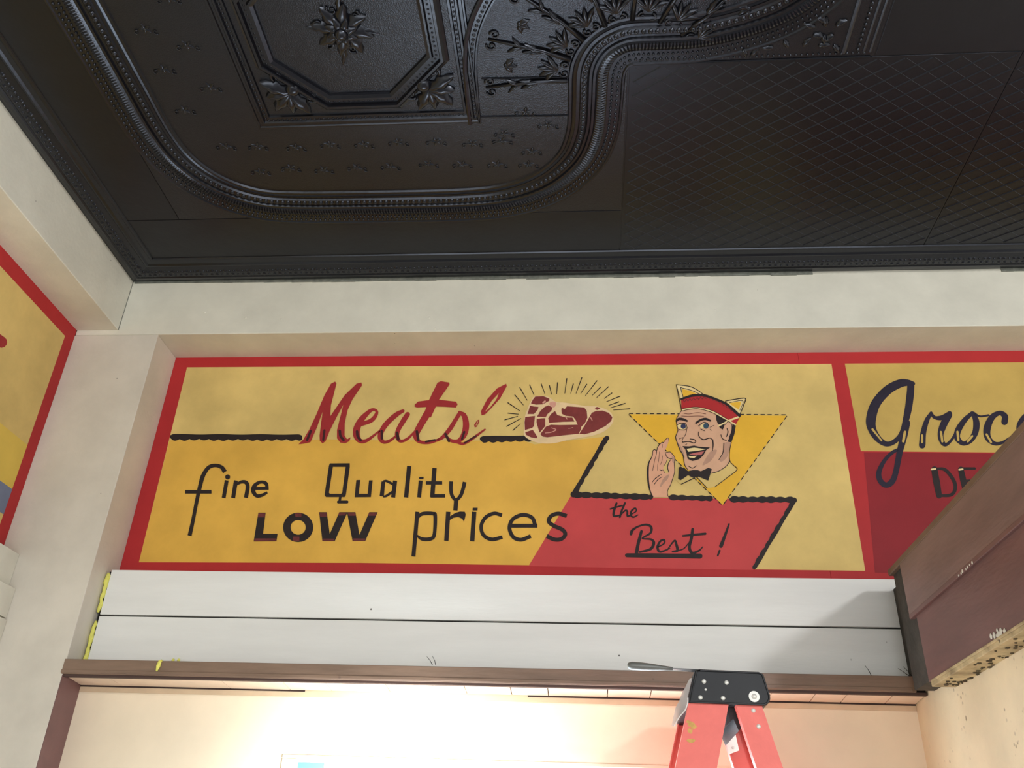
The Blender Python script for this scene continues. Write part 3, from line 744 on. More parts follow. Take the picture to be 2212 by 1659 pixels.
letter(H_, K, strokes=[([(1300, 356), (1292, 420), (1276, 490), (1296, 532), (1345, 518), (1376, 488)], [20, 22, 22, 20, 14, 8]), ([(1190, 518), (1235, 500), (1275, 455)], [10, 9, 8]), ([(1228, 406), (1310, 398), (1395, 390)], [14, 17, 18])])
letter(H_, K, strokes=[([(810, 551), (1000, 553), (1180, 555), (1355, 557)], [30, 34, 34, 38])], name='underline')
letter(H_, K, strokes=[([(1572, 318), (1545, 395), (1512, 482)], [13, 20, 28]), ([(1502, 517), (1488, 553)], [16, 13])])
# -- steak
stk = Paint(C_, 8).fill([(640, 565), (700, 488), (900, 488), (1040, 575), (1200, 590), (1500, 640), (1700, 650), (1880, 720), (1950, 820), (1930, 930), (1800, 1050), (1600, 1120), (1250, 1180), (1000, 1235), (800, 1235), (640, 1190), (535, 1110), (530, 1000), (540, 830), (590, 680)], True).done('steak_picture', p_fat, meats, 'painted red steak with cream fat')
for q, sm in (([(640, 600), (672, 540), (710, 490), (840, 485), (935, 525), (930, 560), (830, 615), (720, 620)], False), ([(625, 635), (690, 650), (760, 655), (750, 700), (690, 770), (585, 770), (605, 710)], False),
          ([(550, 815), (705, 800), (690, 960), (660, 990), (545, 1025), (540, 900)], False), ([(550, 1060), (670, 1020), (745, 1135), (730, 1155), (640, 1140), (560, 1100)], False),
          ([(738, 812), (790, 720), (860, 655), (920, 630), (985, 665), (965, 720), (905, 770), (875, 822), (800, 812)], False), ([(732, 850), (800, 838), (870, 835), (870, 960), (780, 1066), (760, 1010), (730, 900)], False),
          ([(915, 835), (960, 770), (1025, 720), (1060, 785), (1190, 822), (1300, 825), (1335, 890), (1150, 895), (930, 910)], False),
          ([(1125, 685), (1145, 675), (1180, 690), (1215, 645), (1490, 665), (1530, 720), (1540, 830), (1500, 920), (1440, 975), (1440, 1010), (1400, 1085), (1150, 1110), (900, 1140), (830, 1130), (790, 1090), (880, 970), (960, 940), (1100, 945), (1385, 940), (1350, 860), (1310, 810), (1200, 800), (1130, 765)], False),
          ([(1410, 1085), (1510, 930), (1610, 750), (1680, 720), (1780, 715), (1880, 750), (1938, 820), (1920, 880), (1830, 960), (1650, 1050), (1500, 1092)], False), ([(1655, 690), (1690, 655), (1750, 675), (1700, 705)], False)):
    Paint(C_, 9).fill(q).done('meat_piece', p_meat, stk)
Paint(C_, 10).fill([(930, 605), (985, 570), (1040, 590), (1025, 650), (985, 662)], True).done('marrow_bone', p_pink, stk)
hl = Paint(C_, 10)
for s_, w_ in (([(835, 590), (865, 565)], 26), ([(970, 990), (1040, 1020), (960, 1060), (870, 1072)], 12), ([(1190, 810), (1215, 850)], 14), ([(1590, 820), (1615, 870)], 14), ([(1240, 1000), (1310, 985)], 8)): hl.stroke(s_, w_)
hl.each('fat_streak', p_pink, stk)
for (a, b, c_, d) in ((465, 350, 580, 550), (620, 305, 690, 465), (805, 290, 865, 450), (935, 315, 970, 455), (1065, 270, 1050, 450), (1212, 205, 1180, 440), (1315, 290, 1275, 440), (1452, 190, 1360, 440), (1530, 295, 1435, 440),
                      (1692, 240, 1510, 475), (1750, 340, 1620, 470), (1875, 335, 1690, 505), (1930, 435, 1810, 520), (2060, 485, 1845, 572), (2040, 575, 1880, 632), (2140, 600, 1910, 670), (2215, 685, 1955, 705),
                      (385, 465, 520, 625), (275, 590, 465, 718), (275, 755, 445, 772), (225, 862, 430, 805), (255, 965, 480, 840), (355, 1028, 470, 925)):
    Paint(C_, 8).stroke([(a, b), (c_, d)], [15, 9]).done('shine_ray', p_ink, meats)
# -- golden triangle with dashed outline
tri = Paint(PX, 8).fill([(1359, 895), (1700, 898), (1561, 1091)]).done('golden_triangle', p_gold2, meats)
ds_ = Paint(PX, 9)
def dashes(a, b, n, lo=0.0, hi=1.0, w_=1.9):
    for i in range(n):
        t0 = lo + (hi - lo) * (i + .12) / n; t1 = lo + (hi - lo) * (i + .74) / n
        ds_.stroke([(a[0] + (b[0] - a[0]) * t0, a[1] + (b[1] - a[1]) * t0), (a[0] + (b[0] - a[0]) * t1, a[1] + (b[1] - a[1]) * t1)], w_, cap=False)
dashes((1357, 893), (1701, 896), 23); dashes((1357, 894), (1561, 1092), 19); dashes((1701, 897), (1561, 1092), 15)
ds_.done('dashed_outline', p_ink, tri)
# -- the grocer
man = Paint(D_, 10).fill([(505, 488), (470, 540), (448, 590), (455, 660), (466, 720), (440, 795), (462, 870), (492, 950), (530, 1020), (545, 1120), (580, 1180), (640, 1205), (700, 1230), (870, 1228), (960, 1200), (1060, 1130), (1087, 1075), (1085, 980),
                          (1105, 860), (1150, 680), (1130, 620), (1070, 592), (900, 500), (780, 455), (650, 455), (560, 470)]).done('grocer_portrait', p_skin, meats, 'painted smiling man in a red and yellow paper cap')
Paint(D_, 9).fill([(485, 1145), (690, 1290), (640, 1300), (510, 1365), (430, 1300)]).done('collar', p_pale, man)
Paint(D_, 11).fill([(1090, 1085), (1130, 1135), (1170, 1187), (1050, 1285), (910, 1392), (825, 1408), (700, 1280), (860, 1230), (960, 1200), (1060, 1130)]).done('collar', p_pale, man)
Paint(D_, 12).fill([(760, 1132), (800, 1050), (860, 965), (930, 950), (910, 1010), (860, 1080), (800, 1120)], True).fill([(1020, 870), (1095, 870), (1078, 960), (1050, 1040), (990, 1090), (970, 1070), (1005, 990)], True).fill([(455, 880), (500, 900), (540, 1000), (545, 1050), (530, 1015)], True).each('skin_tone', p_skins, man)
Paint(D_, 13).fill([(920, 530), (985, 555), (1065, 603), (985, 650), (945, 640), (925, 590)]).fill([(1120, 625), (1160, 650), (1142, 760), (1106, 860), (1060, 852), (1082, 800), (1112, 720)]).fill([(945, 655), (1030, 640), (1002, 708), (975, 692)]).each('hair', p_ink, man)
Paint(D_, 14).fill([(1030, 640), (1070, 612), (1108, 640), (1110, 720), (1080, 800), (1035, 838), (1000, 815), (985, 760), (1010, 700)], True).done('ear', p_skin, man)
Paint(D_, 15).fill([(505, 350), (640, 305), (780, 300), (900, 335), (1040, 400), (1150, 490), (1212, 552), (1160, 645), (1060, 590), (900, 490), (720, 442), (600, 445), (510, 465)]).done('cap_band', p_red, man)
Paint(D_, 14).fill([(448, 170), (600, 192), (690, 232), (770, 288), (640, 315), (508, 355)]).fill([(1035, 367), (1270, 335), (1205, 530), (1150, 480)]).each('cap_peak', p_cream, man)
Paint(D_, 15).fill([(515, 222), (620, 246), (700, 284), (530, 318)]).fill([(1075, 392), (1225, 372), (1195, 470)]).each('cap_lining', p_gold2, man)
Paint(D_, 16).stroke([(510, 474), (600, 456), (710, 449), (880, 495), (1060, 596), (1160, 652)], 18, cap=False).stroke([(1190, 558), (1080, 600), (945, 668)], [24, 20, 16]).each('cap_brim', p_cream, man)
ln = Paint(D_, 17)
for s_, w_ in (([(508, 342), (640, 302), (780, 300), (920, 345), (1060, 412), (1202, 540)], [24, 30, 30, 28, 30, 34]), ([(448, 170), (512, 480)], 9), ([(448, 170), (600, 190), (690, 230), (772, 288)], 9), ([(498, 205), (530, 320)], 7),
               ([(498, 205), (630, 240), (738, 288)], 7), ([(1035, 367), (1150, 345), (1272, 335), (1250, 420), (1205, 530)], 10), ([(1080, 386), (1240, 364), (1207, 478)], 6), ([(510, 462), (600, 446), (712, 440), (885, 485), (1065, 586)], 6), ([(512, 486), (600, 466), (712, 459), (875, 504), (1060, 606)], 6),
               ([(505, 488), (470, 540), (448, 590), (455, 660), (466, 720), (440, 795), (462, 870), (492, 950), (530, 1020), (545, 1120), (580, 1182)], [6, 7, 9, 8, 8, 9, 9, 10, 10, 9, 8]), ([(1106, 860), (1085, 960), (1087, 1078), (1130, 1132), (1172, 1187), (1050, 1285), (908, 1392)], 8), ([(865, 1228), (960, 1200), (1050, 1138), (1087, 1080)], 8),
               ([(690, 1272), (815, 1405)], 9), ([(655, 1288), (510, 1358)], 10), ([(450, 604), (480, 580), (530, 585), (575, 604)], [24, 30, 28, 22]), ([(685, 628), (740, 592), (800, 580), (855, 602)], [24, 26, 28, 20]),
               ([(455, 655), (500, 632), (560, 640), (578, 690)], 8), ([(480, 705), (540, 712), (565, 695)], 5), ([(710, 665), (770, 622), (815, 630), (838, 665)], 8), ([(740, 700), (785, 722)], 6), ([(850, 700), (868, 718)], 4), ([(850, 680), (900, 655)], 5),
               ([(578, 680), (560, 760), (520, 828), (528, 858)], 6), ([(520, 858), (600, 850), (655, 866), (682, 848), (660, 825), (612, 818)], 9), ([(712, 735), (718, 785), (770, 826), (850, 808), (880, 836)], [7, 8, 11, 9, 7]), ([(882, 828), (888, 890), (880, 960)], [14, 12, 6]),
               ([(480, 820), (525, 800)], 5), ([(555, 890), (575, 878)], 6), ([(590, 1140), (640, 1166), (692, 1138)], [6, 9, 6]), ([(1016, 868), (1005, 980), (955, 1068)], [10, 9, 7]), ([(1030, 650), (1068, 612), (1108, 645), (1108, 725), (1078, 800)], 6), ([(980, 768), (1000, 815), (1045, 838)], 8), ([(1052, 690), (1065, 735), (1048, 790)], [8, 12, 10])):
    ln.stroke(s_, w_)
ln.done('ink_lines', p_ink, man)
fl_ = Paint(D_, 17)
for s_ in ([(535, 512), (600, 520), (700, 505), (800, 520)], [(510, 545), (600, 548), (700, 545), (775, 548)]): fl_.stroke(s_, 5)
fl_.each('forehead_line', p_rust, man); fl_ = Paint(D_, 17); zz_ = []
for k in range(15):   # zigzag stitching under the cap edge
    t = k / 15; x = 525 + 640 * t; y = 352 - 42 * math.sin(min(1, t * 1.9) * 1.57) + max(0, t - .42) ** 1.35 * 420
    zz_ += [(x, y), (x + 20, y + 26)]
fl_.stroke(zz_, 7, False).done('zigzag_stitch', p_rust, man)
Paint(D_, 17).fill([(466, 652), (540, 642), (568, 660), (562, 695), (510, 706), (474, 690)], True).fill([(730, 672), (775, 634), (820, 640), (832, 680), (770, 694)], True).each('eye_white', p_cream, man)
Paint(D_, 18).disc((531, 668), 31).done('iris', p_blue, man)
Paint(D_, 18).disc((802, 663), 33).done('iris', p_blue2, man)
mo = Paint(D_, 18).fill([(520, 905), (600, 908), (660, 898), (720, 912), (852, 920), (805, 952), (770, 1015), (720, 1062), (640, 1082), (585, 1055), (568, 985), (556, 940)]).done('mouth', p_ink, man)
Paint(D_, 19).fill([(570, 938), (660, 922), (802, 942), (700, 962), (592, 972)]).fill([(585, 1020), (640, 1026), (702, 1020), (660, 1046), (605, 1042)]).each('teeth', p_cream, man)
Paint(D_, 19).fill([(600, 1002), (690, 980), (782, 966), (745, 1012), (650, 1014)]).done('tongue', p_tongue, man)
Paint(D_, 19).fill([(478, 1158), (500, 1148), (590, 1203), (650, 1190), (700, 1190), (740, 1205), (832, 1163), (872, 1180), (830, 1316), (712, 1268), (690, 1280), (640, 1280), (590, 1250), (500, 1312), (470, 1295)]).done('bow_tie', p_ink, man)
hd = Paint(F_, 12).fill([(305, 440), (330, 418), (365, 425), (385, 455), (400, 390), (440, 320), (500, 260), (530, 268), (600, 178), (640, 165), (652, 215), (620, 320), (560, 450), (600, 465), (680, 465), (740, 530), (778, 580), (775, 720), (775, 900), (730, 1060), (690, 1180), (630, 1300), (640, 1445), (310, 1450), (250, 1330), (205, 1150), (190, 980), (190, 850), (215, 700), (265, 600)],
                   False, [[(615, 618), (692, 622), (650, 720), (630, 800), (650, 900), (605, 940), (560, 890), (530, 860), (545, 770), (600, 690)]]).done('hand', p_skin2, meats, 'painted hand making an OK gesture')
hn = Paint(F_, 13)
Paint(F_, 10).fill([(600, 600), (710, 605), (670, 720), (650, 800), (665, 910), (605, 955), (545, 900), (515, 860), (530, 770), (585, 680)]).done('finger_gap', p_pale, hd)
for s_, w_ in (([(305, 440), (288, 560), (222, 690), (198, 850), (205, 1100), (250, 1320), (310, 1440)], [12, 16, 26, 40, 36, 24, 12]), ([(305, 440), (330, 416), (365, 425), (385, 455), (380, 520), (340, 660), (300, 870)], [14, 16, 16, 14, 10, 9, 11]),
               ([(385, 450), (420, 345), (500, 258), (530, 266)], 15), ([(530, 268), (600, 178), (640, 165), (652, 215)], [12, 13, 12, 9]), ([(515, 300), (505, 375)], 9), ([(450, 460), (435, 600), (410, 760), (405, 870)], 8), ([(515, 550), (500, 660), (470, 740)], 8),
               ([(585, 480), (680, 465), (740, 530), (782, 590), (770, 720), (775, 900), (730, 1060), (690, 1180), (630, 1290), (622, 1380), (645, 1440)], 13), ([(585, 500), (600, 560), (650, 600), (720, 610)], [11, 14, 16, 14]), ([(700, 620), (650, 700), (625, 800), (650, 905)], [10, 16, 20, 14]),
               ([(605, 640), (590, 700), (540, 770)], 9), ([(455, 850), (495, 868), (525, 850)], [16, 18, 10]), ([(530, 865), (565, 915)], 10), ([(490, 950), (360, 1040), (285, 1130)], [10, 18, 10]), ([(505, 1005), (410, 1070), (340, 1165)], [9, 16, 14])):
    hn.stroke(s_, w_)
hn.done('ink_lines', p_ink, hd)
Paint(F_, 13).fill([(520, 1060), (600, 980), (660, 960), (620, 1060), (540, 1140), (480, 1225), (460, 1200)], True).fill([(720, 560), (778, 600), (765, 700), (730, 690)], True).each('skin_tone', p_skins, hd)
# ---- Grocery sign
Paint(PX, 1).fill([(1825, 785.6), (2840, 778.5), (2840, 984.5), (2152, 977.5), (1859.6, 974.6)]).done('yellow_field', p_groc_shaded, groc)
Paint(PX, 1).fill([(1866, 977), (2840, 987), (2840, 1246), (1925, 1238), (1890, 1237)]).done('red_field', p_redg_shaded, groc)
GN = p_navy
def gl(strokes, m=GN, layer=4, name='letter'):
    if name == 'letter': return letter(G_, m, strokes=strokes, layer=layer, parent=groc, name=name)
    for s_ in strokes: letter(G_, m, strokes=[s_], layer=layer, parent=groc, name=name)
gl([([(925, 262), (850, 250), (760, 264), (620, 345), (490, 500), (437, 680), (455, 800), (525, 905), (620, 962), (720, 925), (800, 820), (862, 600), (892, 400), (900, 290)], [50, 78, 98, 108, 112, 116, 96, 76, 58, 56, 56, 80, 86, 84]),
    ([(850, 720), (815, 880), (770, 1060), (725, 1290), (680, 1400), (610, 1438), (545, 1385), (530, 1290), (590, 1160), (680, 1065), (765, 1020)], [84, 84, 72, 66, 70, 62, 64, 60, 46, 42, 36])])
gl([([(1032, 975), (1045, 830), (1085, 690), (1135, 602)], [78, 66, 56, 36]), ([(1132, 605), (1180, 655), (1265, 655), (1350, 608)], [36, 38, 58, 56]), ([(1345, 625), (1280, 735), (1245, 850), (1265, 940), (1312, 968), (1385, 895), (1440, 780)], [72, 84, 68, 56, 38, 30, 26])])
gl([([(1610, 602), (1520, 690), (1450, 800), (1438, 890), (1505, 955), (1590, 920), (1650, 820), (1658, 700), (1618, 610)], [42, 62, 74, 68, 50, 62, 72, 72, 40])])
gl([([(1625, 602), (1700, 640), (1800, 628)], [34, 22, 24]), ([(1987, 705), (1990, 640), (1930, 602), (1840, 655), (1785, 780), (1795, 890), (1870, 955), (1960, 945), (2065, 875)], [76, 72, 52, 72, 84, 72, 46, 34, 18])])
gl([([(2330, 620), (2240, 640), (2180, 720), (2165, 800), (2200, 900)], [70, 76, 84, 80, 60])])
gl([([(455, 790), (560, 922)], [24, 18]), ([(832, 822), (812, 930)], 30), ([(1030, 862), (1030, 940)], 26), ([(1248, 822), (1265, 932)], 26), ([(1440, 820), (1450, 915)], 26), ([(1612, 870), (1560, 932)], 24), ([(1778, 850), (1830, 942)], 24)], p_groc_shaded, 6, 'letter_highlight')
gl([([(1172, 1255), (1200, 1410), (1228, 1560)], [72, 78, 66], False), ([(1200, 1245), (1300, 1262), (1395, 1380), (1415, 1480), (1365, 1552), (1235, 1562)], [26, 38, 42, 42, 38, 30])], p_ink)
gl([([(1480, 1255), (1505, 1370), (1545, 1540)], [66, 72, 66], False), ([(1490, 1246), (1640, 1246)], 30), ([(1510, 1392), (1620, 1384)], 30), ([(1560, 1550), (1680, 1550)], 30)], p_ink)
gl([([(1140, 1256), (1185, 1250)], 20), ([(1460, 1260), (1500, 1254)], 20)], p_cream, 6, 'letter_highlight')
# ---- sign on the left wall
lsg = MB().box(-DL - 0.015, -DL, -4.4, -0.0005, -1.30, -HBL + 0.004, 0.0005).build('painted_sign', p_red)
tag(lsg, 'yellow painted sign with red border and blue band on the side wall', 'sign')
def q3(y, z): return (-DL + 0.0003, y, z)
cA = at(141, 726.5, 0, -DL); cB = at(2, 1128, 0, -DL)
yr = (cA.y + cB.y) / 2 - 0.002
obj('yellow_field', [q3(yr, cA.z), q3(-4.3, cA.z), q3(-4.3, -1.235), q3(yr, -1.235)], [(0, 1, 2, 3)], paint('side_sign_yellow', 206, 178, 110, 0.18, 4), lsg)
b0 = at(22, 1054, 0, -DL); b1 = at(4, 1109, 0, -DL); g0 = at(60, 962, 0, -DL)
def q4(y, z, d=0.0006): return (-DL + d, y, z)
obj('golden_field', [q4(yr, g0.z), q4(-4.3, g0.z), q4(-4.3, b0.z), q4(yr, b0.z)], [(0, 1, 2, 3)], paint('side_sign_gold', 206, 176, 80, 0.1, 5), lsg)
obj('blue_band', [q4(yr, b0.z, .0009), q4(-4.3, b0.z, .0009), q4(-4.3, b1.z, .0009), q4(yr, b1.z, .0009)], [(0, 1, 2, 3)], p_slate, lsg)
lp = Paint((0, 0, 1), 4, P_left); lp.stroke([(-60, 690), (-22, 722), (3, 739)], [16, 26, 25]); lp.done('letter', p_script, lsg)

# ================================================================== STEP LADDER
fib = mat('red_fibreglass', rgb(236, 112, 102, 1.15), 0.42, 0.08, 20, bump=0.1, bscale=150)
blackp = mat('black_plastic', rgb(42, 45, 50, 0.6), 0.5, 0.18, 14, bump=0.1, bscale=200)
alu = mat('aluminium', rgb(205, 203, 196), 0.35, 0.08, 30, metal=0.85)
riv = mat('rivet_steel', rgb(236, 236, 230), 0.3, metal=0.1, spec=0.7)
LY = -0.46; LW = 0.37           # near side plane and depth of the ladder at the top
def lp3(px, py, y=LY): return at(px, py, 1, y)
ctr = lp3(1585, 1520)
lad = empty('step_ladder', (ctr.x, LY + LW / 2, -H))
tag(lad, 'red fibreglass step ladder with black plastic top cap', 'ladder')
# top cap: side outline extruded towards the wall, bevelled
outl = [lp3(*p) for p in ((1501, 1448.5), (1509, 1447), (1640, 1452.5), (1648, 1456), (1663, 1502), (1663.5, 1511), (1660, 1519), (1652, 1523.5), (1640, 1523), (1487, 1517.5))]
n = len(outl)
bm = bmesh.new()
fv = [bm.verts.new((p.x, LY, p.z)) for p in outl]; bv = [bm.verts.new((p.x, LY + LW, p.z)) for p in outl]
bm.faces.new(fv); bm.faces.new(list(reversed(bv)))
for i in range(n): bm.faces.new((fv[i], bv[i], bv[(i + 1) % n], fv[(i + 1) % n]))
bmesh.ops.bevel(bm, geom=[e for e in bm.edges if (e.verts[0].co.y == e.verts[1].co.y)], offset=0.004, segments=2, affect='EDGES')
bm.verts.index_update()
cap = obj('top_cap', [v.co[:] for v in bm.verts], [[v.index for v in f.verts] for f in bm.faces], blackp, lad); bm.free()
# raised rim around the side face
rim = MB(); rp_ = [Vector((p.x, LY - 0.0005, p.z)) for p in outl]; cc_ = sum(rp_, Vector()) / n
rp_ = [cc_ + (p - cc_) * 0.965 for p in rp_]
rim.tube(rp_ + [rp_[0], rp_[1]], 0.0028, 6, False).build('cap_rim', blackp, cap)
def rivet(px, py, r, parent, y=LY, name='rivet'):
    p = lp3(px, py, y); return MB().dome((p.x, y + 0.0003, p.z), r, r * 0.7, (0, -1, 0), 10, 3).build(name, riv, parent, True)
Lf = lambda x, y: (1320 + x / 5.53, 1400 + y / 5.53)
for a, b in ((1110, 398), (1380, 412), (1068, 590), (1338, 597)): rivet(*Lf(a, b), 0.0062, cap)
rivet(*Lf(1130, 495), 0.0035, cap, name='cap_glint')  # glint on the cap, put in as a small pale dome
p = lp3(*Lf(1708, 580)); MB().tube([(p.x, LY - 0.0025, p.z), (p.x, LY + 0.001, p.z)], 0.0145, 20).build('washer', riv, cap)
MB().dome((p.x, LY - 0.0025, p.z), 0.0075, 0.006, (0, -1, 0), 10, 3).build('pivot_bolt', riv, cap, True)
# rails: C channels from cap to floor
def rail(top, bot, wt, wb_, y, inward, name='rail', off=0.0):
    """web in the x-z plane at y, flanges turned inward (sign)"""
    t = Vector((top.x, y, top.z)); b = Vector((bot.x, y, bot.z))
    k = (-H - t.z) / (b.z - t.z); e = t + (b - t) * k
    w1 = wt + (wb_ - wt) * k * 0.15
    th, fl_w = 0.004, 0.032
    mb = MB()
    def pr(o, hw, s): return [(o.x + s * hw, o.y, o.z)]
    sec = lambda o, hw: [(o.x - hw, o.y, o.z), (o.x + hw, o.y, o.z), (o.x + hw, o.y + inward * fl_w, o.z), (o.x + hw - th, o.y + inward * fl_w, o.z), (o.x + hw - th, o.y + inward * th, o.z),
                         (o.x - hw + th, o.y + inward * th, o.z), (o.x - hw + th, o.y + inward * fl_w, o.z), (o.x - hw, o.y + inward * fl_w, o.z)]
    mb.v += sec(t, wt / 2) + sec(e, w1 / 2)
    for i in range(8): mb.f.append((i, (i + 1) % 8, 8 + (i + 1) % 8, 8 + i))
    mb.f.append((0, 1, 4, 5)); mb.f.append((1, 2, 3, 4)); mb.f.append((0, 5, 6, 7))
    mb.f.append((8, 13, 12, 9)); mb.f.append((9, 12, 11, 10)); mb.f.append((8, 15, 14, 13))
    o = mb.build(name, fib, lad)
    foot = MB().box(e.x - w1 / 2 - .006, e.x + w1 / 2 + .006, min(e.y, e.y + inward * fl_w) - .004, max(e.y, e.y + inward * fl_w) + .004, -H, -H + 0.05, 0.004).build('rubber_foot', blackp, o)
    return o, t, e
f_t = lp3(*Lf(1172, 640)); f_b = lp3(*Lf(1018, 1432)); r_t = lp3(*Lf(1640, 640)); r_b = lp3(*Lf(1905, 1432))
wf = (lp3(*Lf(1415, 690)) - lp3(*Lf(935, 690))).length; wr_ = (lp3(*Lf(1815, 705)) - lp3(*Lf(1505, 705))).length
r1, ft, fe = rail(f_t, f_b, wf, wf, LY + 0.006, 1)
r2, rt_, re_ = rail(r_t, r_b, wr_, wr_ * 0.95, LY + 0.008, 1)
r3, _, _ = rail(f_t, f_b, wf, wf, LY + LW - 0.006, -1)
r4, _, _ = rail(r_t, r_b, wr_, wr_ * 0.95, LY + LW - 0.008, -1)
for a, b in ((1700, 745), (1763, 935)): rivet(*Lf(a, b), 0.0062, r2, LY + 0.0075)
# yellow-white paint smears on the front rail
sm = MB()
for a, b, rx, rz in ((925, 880, .006, .004), (965, 915, .011, .008), (945, 990, .007, .007), (985, 940, .008, .007), (955, 1105, .011, .006)):
    p = lp3(*Lf(a, b), LY + 0.006)
    sm.add([(p.x + math.cos(t * .628) * rx * random.uniform(.7, 1.2), LY + 0.0056 - len(sm.v) * 0.00001, p.z + math.sin(t * .628) * rz * random.uniform(.7, 1.2)) for t in range(10)], [tuple(range(10))])
sm.build('paint_smear', mat('ochre_smear', rgb(222, 172, 96), 0.6, 0.2, 60), r1)
# bracket under the cap, spreader plates, steps
bp = [lp3(*Lf(*q), LY + 0.02) for q in ((1400, 680), (1520, 680), (1578, 925), (1546, 968), (1480, 820), (1395, 900))]
MB().add([(q.x, LY + 0.05, q.z) for q in bp] + [(q.x, LY + LW - 0.05, q.z) for q in bp], [(0, 1, 2, 3, 4, 5), (11, 10, 9, 8, 7, 6)] + [(i, (i + 1) % 6, 6 + (i + 1) % 6, 6 + i) for i in range(6)]).build('cap_bracket', blackp, lad)
pl_ = [lp3(*Lf(*q), LY + LW - .05) for q in ((1350, 1040), (1480, 1005), (1530, 1222), (1410, 1268))]
gp = MB().add([(q.x, LY + LW - 0.05, q.z) for q in pl_] + [(q.x, LY + LW - 0.046, q.z) for q in pl_], [(0, 1, 2, 3), (7, 6, 5, 4), (0, 1, 5, 4), (1, 2, 6, 5), (2, 3, 7, 6), (3, 0, 4, 7)]).build('spreader_plate', alu, lad)
p = lp3(*Lf(1458, 1190), LY + LW - .0505); MB().tube([(p.x, LY + LW - 0.0525, p.z), (p.x, LY + LW - 0.0498, p.z)], 0.004, 10).build('plate_rivet', riv, gp)
for i in range(6):
    zz = f_t.z - 0.33 - i * 0.29
    if zz < -H + .2: break
    k = (zz - f_t.z) / (fe.z - f_t.z); xx = f_t.x + (fe.x - f_t.x) * k
    MB().box(xx - 0.04, xx + 0.045, LY + 0.011, LY + LW - 0.011, zz - 0.022, zz, 0.004).build('step', alu, lad)
for i in range(4):
    zz = r_t.z - 0.5 - i * 0.4; k = (zz - r_t.z) / (re_.z - r_t.z); xx = r_t.x + (re_.x - r_t.x) * k
    MB().box(xx - 0.012, xx + 0.012, LY + 0.013, LY + LW - 0.013, zz - 0.02, zz, 0.003).build('rear_brace', alu, lad)
for y in (LY + 0.04, LY + LW - 0.045):
    zz = f_t.z - 0.95; kf = (zz - f_t.z) / (fe.z - f_t.z); kr = (zz - r_t.z) / (re_.z - r_t.z)
    MB().box(f_t.x + (fe.x - f_t.x) * kf, r_t.x + (re_.x - r_t.x) * kr, y, y + 0.004, zz - .012, zz + .012).build('spreader_bar', alu, lad)

# ================================================================== THINGS ON THE LADDER
ztop = max(p.z for p in outl)
steel = mat('knife_steel', rgb(120, 122, 122), 0.3, 0.1, 30, metal=0.8)
grip = mat('grey_knife_grip', rgb(112, 114, 110), 0.38, 0.1, 40, spec=0.6)
a = lp3(1355, 1437.5, LY + 0.05); b = lp3(1453, 1444.5, LY + 0.05)
pk = empty('putty_knife', (b.x + 0.08, LY + 0.05, ztop)); tag(pk, 'grey handled putty knife lying on the ladder top cap', 'putty knife')
ax = (b - a)
mb = MB(); pts = []; rr = []
for t, r in ((0, .004), (.03, .009), (.1, .0115), (.3, .0115), (.55, .0095), (.8, .0065), (1.0, .0045)): pts.append(a + ax * t); rr.append(r)
mb.tube(pts, rr, 12); mb.v = [(v[0], LY + 0.05 + (v[1] - LY - 0.05) * 1.35, a.z + (v[2] - a.z) * 1.0) for v in mb.v]
mb.build('handle', grip, pk, True)
tip = Vector((b.x + 0.17, LY + 0.05, ztop + 0.0022))
MB().add([(b.x - .004, LY + .044, b.z - .001), (b.x - .004, LY + .056, b.z - .001), (tip.x, LY + .085, tip.z - .001), (tip.x, LY + .015, tip.z - .001), (b.x - .004, LY + .044, b.z + .001), (b.x - .004, LY + .056, b.z + .001), (tip.x, LY + .085, tip.z), (tip.x, LY + .015, tip.z)],
        [(3, 2, 1, 0), (4, 5, 6, 7), (0, 1, 5, 4), (1, 2, 6, 5), (2, 3, 7, 6), (3, 0, 4, 7)]).build('blade', steel, pk)
# scraper with a clear film blade hung on the left edge of the ladder
film = bpy.data.materials.new('clear_film'); film.use_nodes = True
fb = film.node_tree.nodes['Principled BSDF']; fb.inputs['Base Color'].default_value = rgb(205, 198, 196); fb.inputs['Roughness'].default_value = 0.25
fb.inputs['Alpha'].default_value = 0.62; fb.inputs['Specular IOR Level'].default_value = 0.6
Z3 = lambda x, y: (1440 + x / 11.85, 1460 + y / 11.85)
lft = [(600, 60), (480, 300), (400, 430), (330, 640), (240, 800), (190, 1000), (130, 1270)]
rgt = [(660, 60), (600, 300), (545, 560), (540, 690), (470, 880), (320, 1060), (190, 1290)]
mb = MB(); cols = 5
yl, yr_ = LY + 0.10, LY + 0.004
for (l, r) in zip(lft, rgt):
    for c_ in range(cols):
        u = c_ / (cols - 1); yy = yl + (yr_ - yl) * u
        mb.v.append(lp3(*Z3(l[0] + (r[0] - l[0]) * u, l[1] + (r[1] - l[1]) * u), yy))
mb.v = [tuple(v) for v in mb.v]; base = len(mb.v)
mb.v += [(v[0] - 0.0008, v[1] - .0004, v[2]) for v in mb.v]
for i in range(len(lft) - 1):
    for c_ in range(cols - 1):
        q = i * cols + c_; mb.f.append((q, q + 1, q + cols + 1, q + cols)); mb.f.append((base + q, base + q + cols, base + q + cols + 1, base + q + 1))
fo = mb.build('plastic_film', film, None, True)
tag(fo, 'clear crumpled plastic film hanging from the ladder top', 'plastic film')
ed = [Vector(mb.v[i * cols + cols - 1]) + Vector((0, -0.001, 0)) for i in range(2, len(lft))]
MB().tube(catmull(ed, 4), 0.0016, 6).build('folded_edge', mat('film_edge', rgb(235, 232, 230), 0.3), fo, True)

